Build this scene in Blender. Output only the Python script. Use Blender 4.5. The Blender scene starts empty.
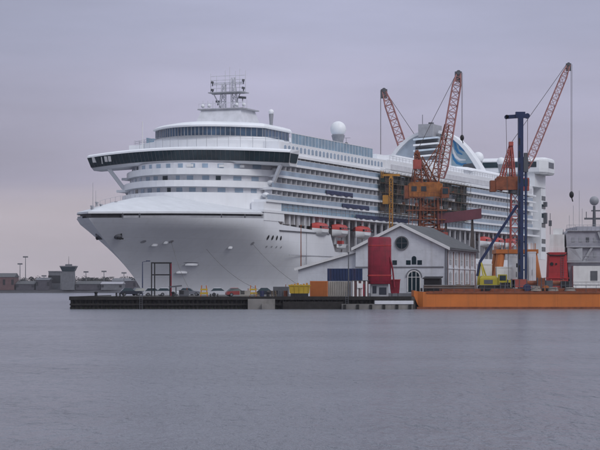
import bpy, bmesh, math, random
from mathutils import Vector, Matrix
R = math.radians
random.seed(7)
S = bpy.context.scene
C = S.collection

# ------------------------------------------------------------------ helpers
F = 2000.0; HOR = 288.0; CAMZ = 3.1          # photo: focal length in px, horizon row, eye height
def at(px, py, Y):
    return Vector(((px - 300.0) / F * Y, Y, CAMZ + (HOR - py) / F * Y))
def X(px, Y): return (px - 300.0) / F * Y
def Z(py, Y): return CAMZ + (HOR - py) / F * Y

_nm = {}
def mat(name, col, rough=0.6, metal=0.0, var=0.12, scale=0.6, streak=0.0, streak_col=(0.16, 0.07, 0.03),
        spec=0.4, bump=0.0, bscale=8.0, panels=None, alpha=1.0, trans=0.0):
    m = bpy.data.materials.new(name); m.use_nodes = True
    nt = m.node_tree; N = nt.nodes; L = nt.links
    b = N['Principled BSDF']
    b.inputs['Roughness'].default_value = rough; b.inputs['Metallic'].default_value = metal
    b.inputs['Specular IOR Level'].default_value = spec
    b.inputs['Alpha'].default_value = alpha
    b.inputs['Transmission Weight'].default_value = trans
    tc = N.new('ShaderNodeTexCoord')
    nz = N.new('ShaderNodeTexNoise'); nz.inputs['Scale'].default_value = scale
    nz.inputs['Detail'].default_value = 6; nz.inputs['Roughness'].default_value = 0.6
    L.new(tc.outputs['Object'], nz.inputs['Vector'])
    mr = N.new('ShaderNodeMapRange'); mr.inputs[1].default_value = 0.3; mr.inputs[2].default_value = 0.7
    mr.inputs[3].default_value = 1.0 - var; mr.inputs[4].default_value = 1.0 + var * 0.5
    L.new(nz.outputs['Fac'], mr.inputs[0])
    hs = N.new('ShaderNodeHueSaturation'); hs.inputs['Color'].default_value = (*col, 1)
    L.new(mr.outputs[0], hs.inputs['Value'])
    out = hs.outputs['Color']
    if streak > 0:
        mp = N.new('ShaderNodeMapping'); mp.inputs['Scale'].default_value = (1.1, 1.1, 0.09)
        L.new(tc.outputs['Object'], mp.inputs['Vector'])
        n2 = N.new('ShaderNodeTexNoise'); n2.inputs['Scale'].default_value = 1.0; n2.inputs['Detail'].default_value = 5
        L.new(mp.outputs['Vector'], n2.inputs['Vector'])
        m2 = N.new('ShaderNodeMapRange'); m2.inputs[1].default_value = 0.52; m2.inputs[2].default_value = 0.78
        m2.inputs[3].default_value = 0; m2.inputs[4].default_value = streak
        L.new(n2.outputs['Fac'], m2.inputs[0])
        mx = N.new('ShaderNodeMix'); mx.data_type = 'RGBA'
        L.new(m2.outputs[0], mx.inputs[0]); L.new(out, mx.inputs[6]); mx.inputs[7].default_value = (*streak_col, 1)
        out = mx.outputs[2]
    if panels:
        bk = N.new('ShaderNodeTexBrick'); bk.inputs['Scale'].default_value = 1.0
        bk.inputs['Brick Width'].default_value = panels[0]; bk.inputs['Row Height'].default_value = panels[1]
        bk.inputs['Mortar Size'].default_value = panels[2]; bk.inputs['Mortar Smooth'].default_value = 0.3
        bk.inputs['Color1'].default_value = (1, 1, 1, 1); bk.inputs['Color2'].default_value = (panels[3],) * 3 + (1,)
        bk.inputs['Mortar'].default_value = (panels[4],) * 3 + (1,)
        sx = N.new('ShaderNodeSeparateXYZ'); L.new(tc.outputs['Object'], sx.inputs[0])
        ad = N.new('ShaderNodeMath'); L.new(sx.outputs[0], ad.inputs[0]); L.new(sx.outputs[1], ad.inputs[1])
        cb = N.new('ShaderNodeCombineXYZ'); L.new(ad.outputs[0], cb.inputs[0]); L.new(sx.outputs[2], cb.inputs[1])
        L.new(cb.outputs[0], bk.inputs['Vector'])
        m3 = N.new('ShaderNodeMix'); m3.data_type = 'RGBA'; m3.blend_type = 'MULTIPLY'; m3.inputs[0].default_value = 1
        L.new(out, m3.inputs[6]); L.new(bk.outputs['Color'], m3.inputs[7]); out = m3.outputs[2]
    L.new(out, b.inputs['Base Color'])
    if bump > 0:
        n4 = N.new('ShaderNodeTexNoise'); n4.inputs['Scale'].default_value = bscale; n4.inputs['Detail'].default_value = 4
        L.new(tc.outputs['Object'], n4.inputs['Vector'])
        bp = N.new('ShaderNodeBump'); bp.inputs['Strength'].default_value = bump; bp.inputs['Distance'].default_value = 0.05
        L.new(n4.outputs['Fac'], bp.inputs['Height']); L.new(bp.outputs[0], b.inputs['Normal'])
    return m

M = {}
M['white'] = mat('ship_white', (0.78, 0.80, 0.83), 0.42, var=0.07, scale=0.25, streak=0.12, streak_col=(0.45, 0.42, 0.38))
M['hull'] = mat('hull_white', (0.76, 0.78, 0.82), 0.38, var=0.07, scale=0.12, streak=0.14, streak_col=(0.50, 0.46, 0.42), panels=(9.0, 2.6, 0.03, 0.97, 0.86))
M['white_shaded'] = mat('ship_white_shaded', (0.60, 0.62, 0.65), 0.55, var=0.1, scale=0.4)  # ship white darkened to offset the light on the sloped forecastle
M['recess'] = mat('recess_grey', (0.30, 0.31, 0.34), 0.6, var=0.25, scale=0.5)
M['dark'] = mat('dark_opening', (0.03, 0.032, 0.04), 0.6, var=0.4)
M['glass'] = mat('dark_glass', (0.014, 0.036, 0.048), 0.12, var=0.5, scale=0.35, spec=0.35)
M['lglass'] = mat('lounge_glass', (0.05, 0.10, 0.17), 0.12, var=0.5, scale=0.3, spec=0.5)
M['screen'] = mat('blue_windscreen', (0.20, 0.32, 0.42), 0.2, var=0.3, scale=0.4, spec=0.5)
M['rail'] = mat('balcony_glass', (0.27, 0.36, 0.46), 0.15, var=0.25, scale=0.3, spec=0.5)
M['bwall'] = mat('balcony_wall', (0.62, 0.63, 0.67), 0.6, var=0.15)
M['door'] = mat('balcony_door_glass', (0.10, 0.12, 0.16), 0.15, var=0.4, scale=0.7)
M['curtain'] = mat('cabin_curtain', (0.30, 0.29, 0.28), 0.7, var=0.2)
M['teak'] = mat('deck_teak', (0.25, 0.17, 0.11), 0.7)
M['grey'] = mat('grey_paint', (0.36, 0.37, 0.40), 0.5, var=0.2, streak=0.25)
M['dgrey'] = mat('dark_grey_paint', (0.10, 0.105, 0.12), 0.55, var=0.3)
M['orangeboat'] = mat('lifeboat_red', (0.42, 0.04, 0.03), 0.4, var=0.12)
M['blue'] = mat('emblem_blue', (0.02, 0.19, 0.42), 0.4, var=0.1)
M['pblue'] = mat('panel_pale_blue', (0.52, 0.60, 0.68), 0.4, var=0.15)
M['tealpanel'] = mat('funnel_teal_panel', (0.30, 0.42, 0.50), 0.4, var=0.15)
M['tarp'] = mat('tarpaulin_blue', (0.014, 0.022, 0.075), 0.6, var=0.35, scale=1.2, bump=0.6, bscale=2)
M['net'] = mat('scaffold_net', (0.012, 0.02, 0.017), 0.9, var=0.6, scale=0.8, bump=0.5, bscale=1.5)
M['netbrown'] = mat('net_brown', (0.085, 0.055, 0.038), 0.9, var=0.6, scale=0.8, bump=0.5, bscale=1.5)
M['netgrey'] = mat('net_grey', (0.10, 0.105, 0.11), 0.9, var=0.6, scale=0.8, bump=0.5, bscale=1.5)
M['netgreen'] = mat('net_green', (0.02, 0.05, 0.04), 0.9, var=0.6, scale=0.8, bump=0.5, bscale=1.5)
M['steel'] = mat('scaffold_steel', (0.12, 0.10, 0.09), 0.5, metal=0.4, var=0.4)
M['plank'] = mat('plank', (0.20, 0.15, 0.10), 0.8, var=0.4, scale=1.5)
M['timber'] = mat('wharf_timber', (0.022, 0.019, 0.018), 0.85, var=0.5, scale=1.5, streak=0.6, streak_col=(0.012, 0.014, 0.010), bump=0.5)
M['weed'] = mat('tidal_weed', (0.022, 0.028, 0.014), 0.8, var=0.6, scale=2.0, bump=0.6)
M['conc'] = mat('quay_concrete', (0.22, 0.21, 0.20), 0.85, var=0.35, scale=0.35, streak=0.5, streak_col=(0.06, 0.055, 0.05), bump=0.3)
M['pave'] = mat('quay_paving', (0.085, 0.083, 0.082), 0.9, var=0.35, scale=0.2, bump=0.2)
M['stucco'] = mat('white_stucco', (0.64, 0.66, 0.71), 0.8, var=0.14, scale=0.6, streak=0.4, streak_col=(0.38, 0.36, 0.35), bump=0.4, bscale=3, panels=(2.4, 1.2, 0.02, 0.95, 0.85))
M['trim'] = mat('white_trim', (0.72, 0.72, 0.72), 0.6, var=0.1)
M['brick'] = mat('pilaster_brick', (0.30, 0.20, 0.19), 0.85, var=0.25, panels=(0.25, 0.08, 0.01, 0.8, 1.3))
M['slate'] = mat('roof_slate', (0.075, 0.08, 0.085), 0.75, var=0.35, scale=0.8, bump=0.3, streak=0.4, streak_col=(0.14, 0.13, 0.12))
M['fgrey2'] = mat('moulding_grey', (0.20, 0.205, 0.225), 0.8, var=0.2)
M['black'] = mat('black', (0.012, 0.012, 0.014), 0.6, var=0.3)
M['crimson'] = mat('crimson_paint', (0.24, 0.008, 0.028), 0.6, var=0.3, scale=0.7, streak=0.6, streak_col=(0.09, 0.015, 0.015), panels=(1.75, 2.3, 0.03, 0.9, 0.6), bump=0.3, bscale=1.5)
M['red'] = mat('signal_red', (0.48, 0.045, 0.04), 0.5, var=0.2, streak=0.3)
M['redhull'] = mat('red_hull', (0.42, 0.03, 0.035), 0.6, var=0.25, scale=0.5, streak=0.6, streak_col=(0.16, 0.035, 0.02), panels=(1.5, 1.4, 0.025, 0.9, 0.7), bump=0.3, bscale=1.2)
M['cranered'] = mat('crane_red', (0.36, 0.075, 0.06), 0.55, var=0.3, streak=0.3)
M['boomred'] = mat('boom_red', (0.38, 0.17, 0.16), 0.55, var=0.3)
M['rust'] = mat('rust_brown', (0.24, 0.075, 0.035), 0.75, var=0.4, scale=1.2, streak=0.4, streak_col=(0.08, 0.03, 0.02))
M['orange'] = mat('orange_paint', (0.46, 0.14, 0.03), 0.5, var=0.2, scale=0.5, streak=0.35)
M['barge'] = mat('barge_orange', (0.58, 0.165, 0.03), 0.55, var=0.14, scale=0.3, streak=0.4, streak_col=(0.26, 0.09, 0.03), panels=(6, 4, 0.03, 0.95, 0.75))
M['yellow'] = mat('yellow_paint', (0.50, 0.34, 0.03), 0.5, var=0.2, streak=0.3)
M['lime'] = mat('machine_yellow', (0.42, 0.36, 0.03), 0.5, var=0.2, streak=0.25)
M['ochre'] = mat('ochre_paint', (0.50, 0.24, 0.04), 0.55, var=0.3, streak=0.4)
M['rustor'] = mat('rusty_orange', (0.36, 0.13, 0.03), 0.75, var=0.5, scale=0.9, streak=0.8, streak_col=(0.12, 0.04, 0.02))
M['navy'] = mat('rig_blue', (0.012, 0.025, 0.085), 0.45, var=0.3, scale=0.8, streak=0.3, streak_col=(0.02, 0.02, 0.03))
M['cblue'] = mat('container_blue', (0.012, 0.03, 0.10), 0.55, var=0.25, streak=0.3)
M['beige'] = mat('beige_container', (0.36, 0.34, 0.31), 0.7, var=0.2, streak=0.35)
M['maroon'] = mat('maroon_cladding', (0.13, 0.035, 0.05), 0.6, var=0.25, panels=(1.2, 4, 0.03, 0.85, 0.7))
M['wbox'] = mat('white_steel', (0.70, 0.70, 0.70), 0.5, var=0.12, streak=0.25)
M['navygrey'] = mat('ship_grey', (0.36, 0.36, 0.41), 0.6, var=0.2, scale=0.6, streak=0.3, streak_col=(0.2, 0.19, 0.2), panels=(1.6, 1.1, 0.02, 0.92, 0.85), bump=0.4, bscale=1.2)
M['rubber'] = mat('rubber', (0.02, 0.02, 0.02), 0.8)
M['cwhite'] = mat('car_white', (0.52, 0.53, 0.57), 0.3, var=0.05)
M['csilver'] = mat('car_silver', (0.20, 0.21, 0.24), 0.3, metal=0.3, var=0.05)
M['cdark'] = mat('car_dark', (0.025, 0.03, 0.045), 0.3, var=0.05)
M['cred'] = mat('car_red', (0.26, 0.05, 0.05), 0.35, var=0.05)
M['lamp'] = mat('lamp_lens', (0.6, 0.6, 0.6), 0.2)
M['rope'] = mat('rope', (0.10, 0.09, 0.085), 0.9)
M['shore'] = mat('shore_ground', (0.055, 0.055, 0.062), 0.95, var=0.4, scale=0.03)
M['bank'] = mat('embankment', (0.13, 0.125, 0.13), 0.95, var=0.4, scale=0.1)
M['leaf'] = mat('foliage', (0.045, 0.05, 0.045), 0.9, var=0.5, scale=0.5)
M['bark'] = mat('bark', (0.07, 0.055, 0.045), 0.9)
M['fbrick'] = mat('far_brick', (0.13, 0.07, 0.07), 0.85, var=0.25)
M['fgrey'] = mat('far_grey', (0.14, 0.145, 0.16), 0.8, var=0.25)
M['fdark'] = mat('far_dark', (0.075, 0.07, 0.085), 0.85, var=0.3)
M['fpale'] = mat('far_pale', (0.32, 0.32, 0.35), 0.8, var=0.2)

class MB:
    def __init__(s, f=None): s.v = []; s.f = []; s.fn = f
    def add(s, vs, fs):
        n = len(s.v); s.v += [tuple(v) for v in vs]; s.f += [tuple(i + n for i in f) for f in fs]; return s
    def box(s, x0, x1, y0, y1, z0, z1):
        return s.add([(x0,y0,z0),(x1,y0,z0),(x1,y1,z0),(x0,y1,z0),(x0,y0,z1),(x1,y0,z1),(x1,y1,z1),(x0,y1,z1)],
                     [(0,3,2,1),(4,5,6,7),(0,1,5,4),(1,2,6,5),(2,3,7,6),(3,0,4,7)])
    def hexa(s, a, b):   # two rings of equal length
        n = len(a)
        return s.add(list(a) + list(b), [tuple(range(n))[::-1], tuple(range(n, 2*n))] + [(i, (i+1)%n, n+(i+1)%n, n+i) for i in range(n)])
    def bar(s, p, q, w, h=None):
        h = h or w; p = Vector(p); q = Vector(q); d = (q - p).normalized()
        up = Vector((0,0,1)) if abs(d.z) < 0.95 else Vector((1,0,0))
        a = d.cross(up).normalized() * w/2; b = d.cross(a).normalized() * h/2
        return s.hexa([p-a-b, p+a-b, p+a+b, p-a+b], [q-a-b, q+a-b, q+a+b, q-a+b])
    def tube(s, p, q, r0, r1=None, n=10):
        r1 = r0 if r1 is None else r1; p = Vector(p); q = Vector(q); d = (q - p).normalized()
        up = Vector((0,0,1)) if abs(d.z) < 0.95 else Vector((1,0,0))
        a = d.cross(up).normalized(); b = d.cross(a).normalized()
        c = [(math.cos(2*math.pi*i/n), math.sin(2*math.pi*i/n)) for i in range(n)]
        return s.hexa([p + (a*x + b*y)*r0 for x, y in c], [q + (a*x + b*y)*r1 for x, y in c])
    def path(s, pts, r, n=5):
        for i in range(len(pts)-1): s.tube(pts[i], pts[i+1], r, r, n)
        return s
    def sphere(s, c, r, nu=14, nv=9, zs=1.0, v0=0.0):
        vs = []; fs = []
        for j in range(nv+1):
            ph = math.pi * (v0 + (1-v0)*j/nv) - math.pi/2
            for i in range(nu):
                th = 2*math.pi*i/nu
                vs.append((c[0]+r*math.cos(ph)*math.cos(th), c[1]+r*math.cos(ph)*math.sin(th), c[2]+r*zs*math.sin(ph)))
        for j in range(nv):
            for i in range(nu): fs.append((j*nu+i, j*nu+(i+1)%nu, (j+1)*nu+(i+1)%nu, (j+1)*nu+i))
        return s.add(vs, fs)
    def grid(s, rows, close=False):
        n = len(rows[0]); vs = [p for r in rows for p in r]; fs = []
        for j in range(len(rows)-1):
            for i in range(n if close else n-1):
                fs.append((j*n+i, j*n+(i+1)%n, (j+1)*n+(i+1)%n, (j+1)*n+i))
        return s.add(vs, fs)
    def prism(s, poly, z0, z1):
        return s.hexa([(x,y,z0) for x,y in poly], [(x,y,z1) for x,y in poly])
    def lattice(s, p, q, w0, w1, n, chord, brace, h0=None, h1=None):
        p = Vector(p); q = Vector(q); d = (q-p).normalized()
        up = Vector((0,1,0)) if abs(d.y) < 0.9 else Vector((0,0,1))
        a = d.cross(up).normalized(); b = d.cross(a).normalized()
        h0 = h0 or w0; h1 = h1 or w1
        def cor(t):
            c = p.lerp(q, t); w = w0+(w1-w0)*t; h = h0+(h1-h0)*t
            return [c + a*w/2*i + b*h/2*j for i, j in ((-1,-1),(1,-1),(1,1),(-1,1))]
        A = cor(0); B = cor(1)
        for i in range(4): s.bar(A[i], B[i], chord)
        for k in range(n):
            u = cor(k/n); v = cor((k+1)/n)
            for i in range(4):
                j = (i+1) % 4
                s.bar(u[i], v[j], brace) if k % 2 else s.bar(u[j], v[i], brace)
                s.bar(u[i], u[j], brace)
        return s
    def build(s, name, m, parent=None, smooth=False):
        vs = [s.fn(v) for v in s.v] if s.fn else s.v
        me = bpy.data.meshes.new(name); me.from_pydata(vs, [], s.f)
        bm = bmesh.new(); bm.from_mesh(me)
        bmesh.ops.remove_doubles(bm, verts=bm.verts, dist=1e-5)
        bmesh.ops.recalc_face_normals(bm, faces=bm.faces)
        bm.to_mesh(me); bm.free()
        if smooth:
            for p in me.polygons: p.use_smooth = True
            me.set_sharp_from_angle(angle=R(35))
        me.materials.append(M[m] if isinstance(m, str) else m)
        o = bpy.data.objects.new(name, me); C.objects.link(o)
        if parent: o.parent = parent
        return o

def tag(o, label=None, cat=None, group=None, kind=None):
    if label: o['label'] = label
    if cat: o['category'] = cat
    if group: o['group'] = group
    if kind: o['kind'] = kind
    return o
def thing(name, label, cat, loc=(0,0,0), rz=0, group=None):
    o = bpy.data.objects.new(name, None); C.objects.link(o)
    o.location = loc; o.rotation_euler = (0,0,rz); o.empty_display_size = 0.5
    return tag(o, label, cat, group)
def copy_tree(o, parent=None):
    c = o.copy(); C.objects.link(c)
    if parent: c.parent = parent
    for ch in list(o.children): copy_tree(ch, c)
    return c

# ------------------------------------------------------------------ camera, world, sun
cam = bpy.data.cameras.new('camera'); co = bpy.data.objects.new('camera', cam); C.objects.link(co)
co.location = (0, 0, CAMZ); co.rotation_euler = (R(90), 0, 0)
cam.lens = 120; cam.sensor_width = 36; cam.shift_y = 63/600; cam.clip_start = 0.5; cam.clip_end = 20000
S.camera = co
S.view_settings.view_transform = 'Standard'; S.view_settings.look = 'None'
S.view_settings.exposure = 0.12; S.view_settings.gamma = 1; S.view_settings.use_curve_mapping = False

W = bpy.data.worlds.new('World'); S.world = W; W.use_nodes = True
nt = W.node_tree; N = nt.nodes; L = nt.links
bg = N['Background']; bg.inputs['Strength'].default_value = 0.1
SUN_EL, SUN_AZ = 42, 140      # azimuth: compass direction of the sun, from +Y clockwise
sky = N.new('ShaderNodeTexSky'); sky.sky_type = 'NISHITA'; sky.sun_disc = False
sky.sun_elevation = R(SUN_EL); sky.sun_rotation = R(SUN_AZ); sky.dust_density = 3; sky.air_density = 1.2
tc = N.new('ShaderNodeTexCoord'); sp = N.new('ShaderNodeSeparateXYZ'); L.new(tc.outputs['Generated'], sp.inputs[0])
# overcast: colour by height above the horizon, broken by soft streaky cloud
mp = N.new('ShaderNodeMapping'); mp.inputs['Scale'].default_value = (5, 5, 34); mp.inputs['Rotation'].default_value = (0, R(2), R(20))
L.new(tc.outputs['Generated'], mp.inputs['Vector'])
nz = N.new('ShaderNodeTexNoise'); nz.inputs['Scale'].default_value = 1.0; nz.inputs['Detail'].default_value = 4; nz.inputs['Roughness'].default_value = 0.5
L.new(mp.outputs[0], nz.inputs['Vector'])
m1 = N.new('ShaderNodeMath'); m1.operation = 'MULTIPLY_ADD'; m1.inputs[1].default_value = 0.05; m1.inputs[2].default_value = -0.025
L.new(nz.outputs['Fac'], m1.inputs[0])
ad = N.new('ShaderNodeMath'); L.new(sp.outputs['Z'], ad.inputs[0]); L.new(m1.outputs[0], ad.inputs[1])
cr = N.new('ShaderNodeValToRGB'); L.new(ad.outputs[0], cr.inputs[0])
e = cr.color_ramp; e.interpolation = 'EASE'
stops = [(0.0, (0.505, 0.45, 0.485)), (0.03, (0.485, 0.435, 0.485)), (0.06, (0.42, 0.398, 0.52)), (0.09, (0.44, 0.428, 0.575)), (0.134, (0.40, 0.406, 0.555)),
         (0.30, (0.52, 0.545, 0.66)), (0.6, (0.82, 0.87, 1.02)), (1.0, (0.92, 0.97, 1.1))]
while len(e.elements) < len(stops): e.elements.new(0.5)
for el, (p, c) in zip(e.elements, stops): el.position = p; el.color = (*c, 1)
vm = N.new('ShaderNodeVectorMath'); vm.operation = 'SCALE'; vm.inputs['Scale'].default_value = 10.0
L.new(cr.outputs['Color'], vm.inputs[0])
# a darker cloud bank over the left of the view, a weaker one on the right
rx_ = N.new('ShaderNodeMapRange'); rx_.interpolation_type = 'SMOOTHSTEP'
rx_.inputs[1].default_value = -0.17; rx_.inputs[2].default_value = -0.01; rx_.inputs[3].default_value = 7.9; rx_.inputs[4].default_value = 10.3
L.new(sp.outputs['X'], rx_.inputs[0])
rx2 = N.new('ShaderNodeMapRange'); rx2.interpolation_type = 'SMOOTHSTEP'
rx2.inputs[1].default_value = 0.0; rx2.inputs[2].default_value = 0.16; rx2.inputs[3].default_value = 1.0; rx2.inputs[4].default_value = 0.9
L.new(sp.outputs['X'], rx2.inputs[0])
# the bank thins out towards the horizon
rx3 = N.new('ShaderNodeMapRange'); rx3.interpolation_type = 'SMOOTHSTEP'; rx3.inputs[1].default_value = 0.02; rx3.inputs[2].default_value = 0.075; rx3.inputs[3].default_value = 10; 
L.new(ad.outputs[0], rx3.inputs[0]); L.new(rx_.outputs[0], rx3.inputs[4])
mu = N.new('ShaderNodeMath'); mu.operation = 'MULTIPLY'; L.new(rx3.outputs[0], mu.inputs[0]); L.new(rx2.outputs[0], mu.inputs[1])
mp4 = N.new('ShaderNodeMapping'); mp4.inputs['Scale'].default_value = (7, 7, 40); mp4.inputs['Rotation'].default_value = (0, R(3), R(50))
L.new(tc.outputs['Generated'], mp4.inputs['Vector'])
nz4 = N.new('ShaderNodeTexNoise'); nz4.inputs['Scale'].default_value = 1.3; nz4.inputs['Detail'].default_value = 6; nz4.inputs['Roughness'].default_value = 0.55
L.new(mp4.outputs[0], nz4.inputs['Vector'])
mr4 = N.new('ShaderNodeMapRange'); mr4.inputs[1].default_value = 0.3; mr4.inputs[2].default_value = 0.7; mr4.inputs[3].default_value = 0.93; mr4.inputs[4].default_value = 1.05
L.new(nz4.outputs['Fac'], mr4.inputs[0])
mu4 = N.new('ShaderNodeMath'); mu4.operation = 'MULTIPLY'; L.new(mu.outputs[0], mu4.inputs[0]); L.new(mr4.outputs[0], mu4.inputs[1])
L.new(mu4.outputs[0], vm.inputs['Scale'])
mx = N.new('ShaderNodeMix'); mx.data_type = 'RGBA'; mx.inputs[0].default_value = 0.9
L.new(sky.outputs[0], mx.inputs[6]); L.new(vm.outputs[0], mx.inputs[7])
L.new(mx.outputs[2], bg.inputs['Color'])

sl = bpy.data.lights.new('sun', 'SUN'); so = bpy.data.objects.new('sun', sl); C.objects.link(so)
sl.energy = 0.95; sl.angle = R(24); sl.color = (1.0, 0.98, 0.96)
d = Vector((math.sin(R(SUN_AZ))*math.cos(R(SUN_EL)), math.cos(R(SUN_AZ))*math.cos(R(SUN_EL)), math.sin(R(SUN_EL))))
so.rotation_euler = d.to_track_quat('Z', 'Y').to_euler(); so.location = (0, -50, 90)

# ------------------------------------------------------------------ water, ground
wm = bpy.data.materials.new('river_water'); wm.use_nodes = True
nt = wm.node_tree; N = nt.nodes; L = nt.links; b = N['Principled BSDF']
b.inputs['Base Color'].default_value = (0.126, 0.132, 0.155, 1); b.inputs['Roughness'].default_value = 0.2; b.inputs['IOR'].default_value = 1.33
tc = N.new('ShaderNodeTexCoord')
def wv(sx, sy, sc, det, rot):
    mp = N.new('ShaderNodeMapping'); mp.inputs['Scale'].default_value = (sx, sy, 1); mp.inputs['Rotation'].default_value = (0,0,R(rot))
    L.new(tc.outputs['Object'], mp.inputs['Vector'])
    n = N.new('ShaderNodeTexNoise'); n.inputs['Scale'].default_value = sc; n.inputs['Detail'].default_value = det; n.inputs['Roughness'].default_value = 0.6
    L.new(mp.outputs[0], n.inputs['Vector']); return n.outputs['Fac']
a = wv(1, 0.3, 3.2, 4, 8); c = wv(1, 0.45, 0.8, 4, -10); g = wv(1, 1.5, 0.035, 3, 5)
h1 = N.new('ShaderNodeMath'); h1.operation = 'MULTIPLY_ADD'; h1.inputs[1].default_value = 0.5; L.new(a, h1.inputs[0])
h2 = N.new('ShaderNodeMath'); h2.operation = 'MULTIPLY'; h2.inputs[1].default_value = 0.9; L.new(c, h2.inputs[0]); L.new(h2.outputs[0], h1.inputs[2])
bp = N.new('ShaderNodeBump'); bp.inputs['Distance'].default_value = 1.0
mr = N.new('ShaderNodeMapRange'); mr.inputs[1].default_value = 0.35; mr.inputs[2].default_value = 0.65; mr.inputs[3].default_value = 0.6; mr.inputs[4].default_value = 1.0
L.new(g, mr.inputs[0]); L.new(mr.outputs[0], bp.inputs['Strength'])
L.new(h1.outputs[0], bp.inputs['Height'])
n1 = wv(1, 0.10, 4.0, 3, 3); n2 = wv(1, 0.14, 1.1, 3, -6)
def mad(x, k, c):
    n = N.new('ShaderNodeMath'); n.operation = 'MULTIPLY_ADD'; n.inputs[1].default_value = k; n.inputs[2].default_value = c; L.new(x, n.inputs[0]); return n.outputs[0]
sy = N.new('ShaderNodeMath'); L.new(mad(n1, 0.55, -0.275), sy.inputs[0]); L.new(mad(n2, 0.45, -0.225), sy.inputs[1])
cv = N.new('ShaderNodeCombineXYZ'); L.new(sy.outputs[0], cv.inputs[1])
va = N.new('ShaderNodeVectorMath'); L.new(bp.outputs[0], va.inputs[0]); L.new(cv.outputs[0], va.inputs[1])
vn = N.new('ShaderNodeVectorMath'); vn.operation = 'NORMALIZE'; L.new(va.outputs[0], vn.inputs[0]); L.new(vn.outputs[0], b.inputs['Normal'])
M['water'] = wm
mb = MB(); mb.add([(-2500,-300,0),(2500,-300,0),(2500,4500,0),(-2500,4500,0)], [(0,1,2,3)])
tag(mb.build('water', 'water'), kind='structure')

QZ = 1.8
quay_poly = [(-33.6,295),(16.5,295),(20,303),(420,303),(420,960),(25,960),(25,700),(64,672),(92,652),(-13.2,392.5),(-27,378)]
mb = MB(); mb.prism(quay_poly, -3, QZ)
tag(mb.build('quay', 'pave'), kind='structure')
# far bank
mb = MB()
rows = []
for i in range(41):
    x = -900 + i*45
    y0 = 1255 + 14*math.sin(i*0.9) + 6*math.sin(i*2.3)
    rows.append([(x,y0,-1),(x,y0+4,0.6),(x,y0+14,2.2),(x,y0+60,2.4),(x,2600,4),(x,4400,5)])
mb.grid(rows); tag(mb.build('shore', 'shore'), kind='structure')

# ------------------------------------------------------------------ the cruise ship
TH = R(21.7)
ship = thing('cruise_ship', 'huge white cruise ship with a dark glazed bridge across its front, moored behind the quay', 'cruise ship',
             (-42.4, 377, 0), R(90) - TH)
fl = lambda p: (p[0], -p[1], p[2])          # (aft, port, up) -> local axes
def SB(): return MB(fl)
AX = Vector((math.sin(TH), math.cos(TH), 0)); PT = Vector((math.cos(TH), -math.sin(TH), 0)); BOW = Vector((-42.4, 377, 0))
def sw(s, t, z): return BOW + AX*s + PT*t + Vector((0,0,z))

def interp(tab, x):
    if x <= tab[0][0]: return tab[0][1]
    for (a, b), (c, d) in zip(tab, tab[1:]):
        if x <= c: return b + (d-b)*(x-a)/(c-a)
    return tab[-1][1]
STEM = [(-2, 31), (0, 30), (2.5, 28.5), (5, 25.2), (7.6, 20.8), (13.5, 10.2), (16.4, 5.6), (19, 4.6)]
def bh(s, z):
    zz = max(0, min(1, z/16.2)); s0 = interp(STEM, z)
    Lr = 68 - 22*zz**2.0; p = 1.75 + 0.5*zz**2
    u = max(0.0, min(1.0, (s-s0)/Lr))
    b = 18.0*(1 - (1-u)**p)
    if s > 240: b -= 3.5*((s-240)/40)**2 * (1.2 - zz*0.6)
    return b
ZT = [(0,16.35),(20,16.9),(50,17.6),(56,17.6),(58,16.6),(86,15.6),(88,15.3),(91,11.3),(262,11.3),(268,12.5),(279,12.5)]
ss = [0.0]
cols = [0,.02,.05,.09,.14,.2,.27,.35,.44,.54,.65,.77,.9,1.0]
def hull_rows(sign):
    rows = []
    Ls = sorted(set([5.6+i*1.2 for i in range(10)] + [18+i*2.5 for i in range(30)] + [50,56,58,86,88,91] + [95+i*8 for i in range(22)] + [270,279]))
    NV = 16
    for s in [None] + Ls:
        row = []
        for k in range(NV+1):
            v = k/NV
            if s is None:
                z = -1.5 + (16.35+1.5)*v; row.append((interp(STEM, z), 0, z)); continue
            z = -1.5 + (interp(ZT, s)+1.5)*v
            ssx = max(s, interp(STEM, z) + (s-5.6)*0.02)
            row.append((ssx, sign*bh(ssx, z), z))
        rows.append(row)
    return rows
mb = SB(); pr = hull_rows(1); sr = hull_rows(-1)
mb.grid(pr); mb.grid(sr)
mb.grid([pr[-1], sr[-1]])
hull = mb.build('hull', 'hull', ship, True)
mb = SB(); mb.grid([[p[-1] for p in pr], [p[-1] for p in sr]]); mb.build('deck', 'teak', ship)
# mooring deck slot
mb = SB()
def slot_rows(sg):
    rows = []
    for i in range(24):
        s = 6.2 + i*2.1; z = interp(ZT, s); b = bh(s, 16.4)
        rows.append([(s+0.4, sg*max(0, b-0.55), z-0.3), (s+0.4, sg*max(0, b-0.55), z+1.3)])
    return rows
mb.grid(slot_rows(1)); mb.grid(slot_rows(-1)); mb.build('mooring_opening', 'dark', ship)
mb = SB()
def shade_band_rows(sg):
    rows = []
    for i in range(21):
        s = 11 + i*2.0; z = interp(ZT, s); b = bh(s, 16.4)
        rows.append([(s, sg*max(0, b-0.12), z-0.2), (s, sg*max(0, b-0.12), z+0.42), (s, sg*max(0, b-0.4), z+0.44)])
    return rows
mb.grid(shade_band_rows(1)); mb.grid(shade_band_rows(-1)); mb.build('mooring_shade_band', 'recess', ship)  # grey strip added as the shadow band along the slot's lower half
for s in (11.2, 14.2, 33, 41):
    z = interp(ZT, s); b = bh(s, 16.4)-0.2
    mb = SB(); mb.box(s-.2, s+.2, b-.12, b+.12, z-.1, z+.95); mb.build('mooring_roller', 'dgrey', ship)
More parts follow.
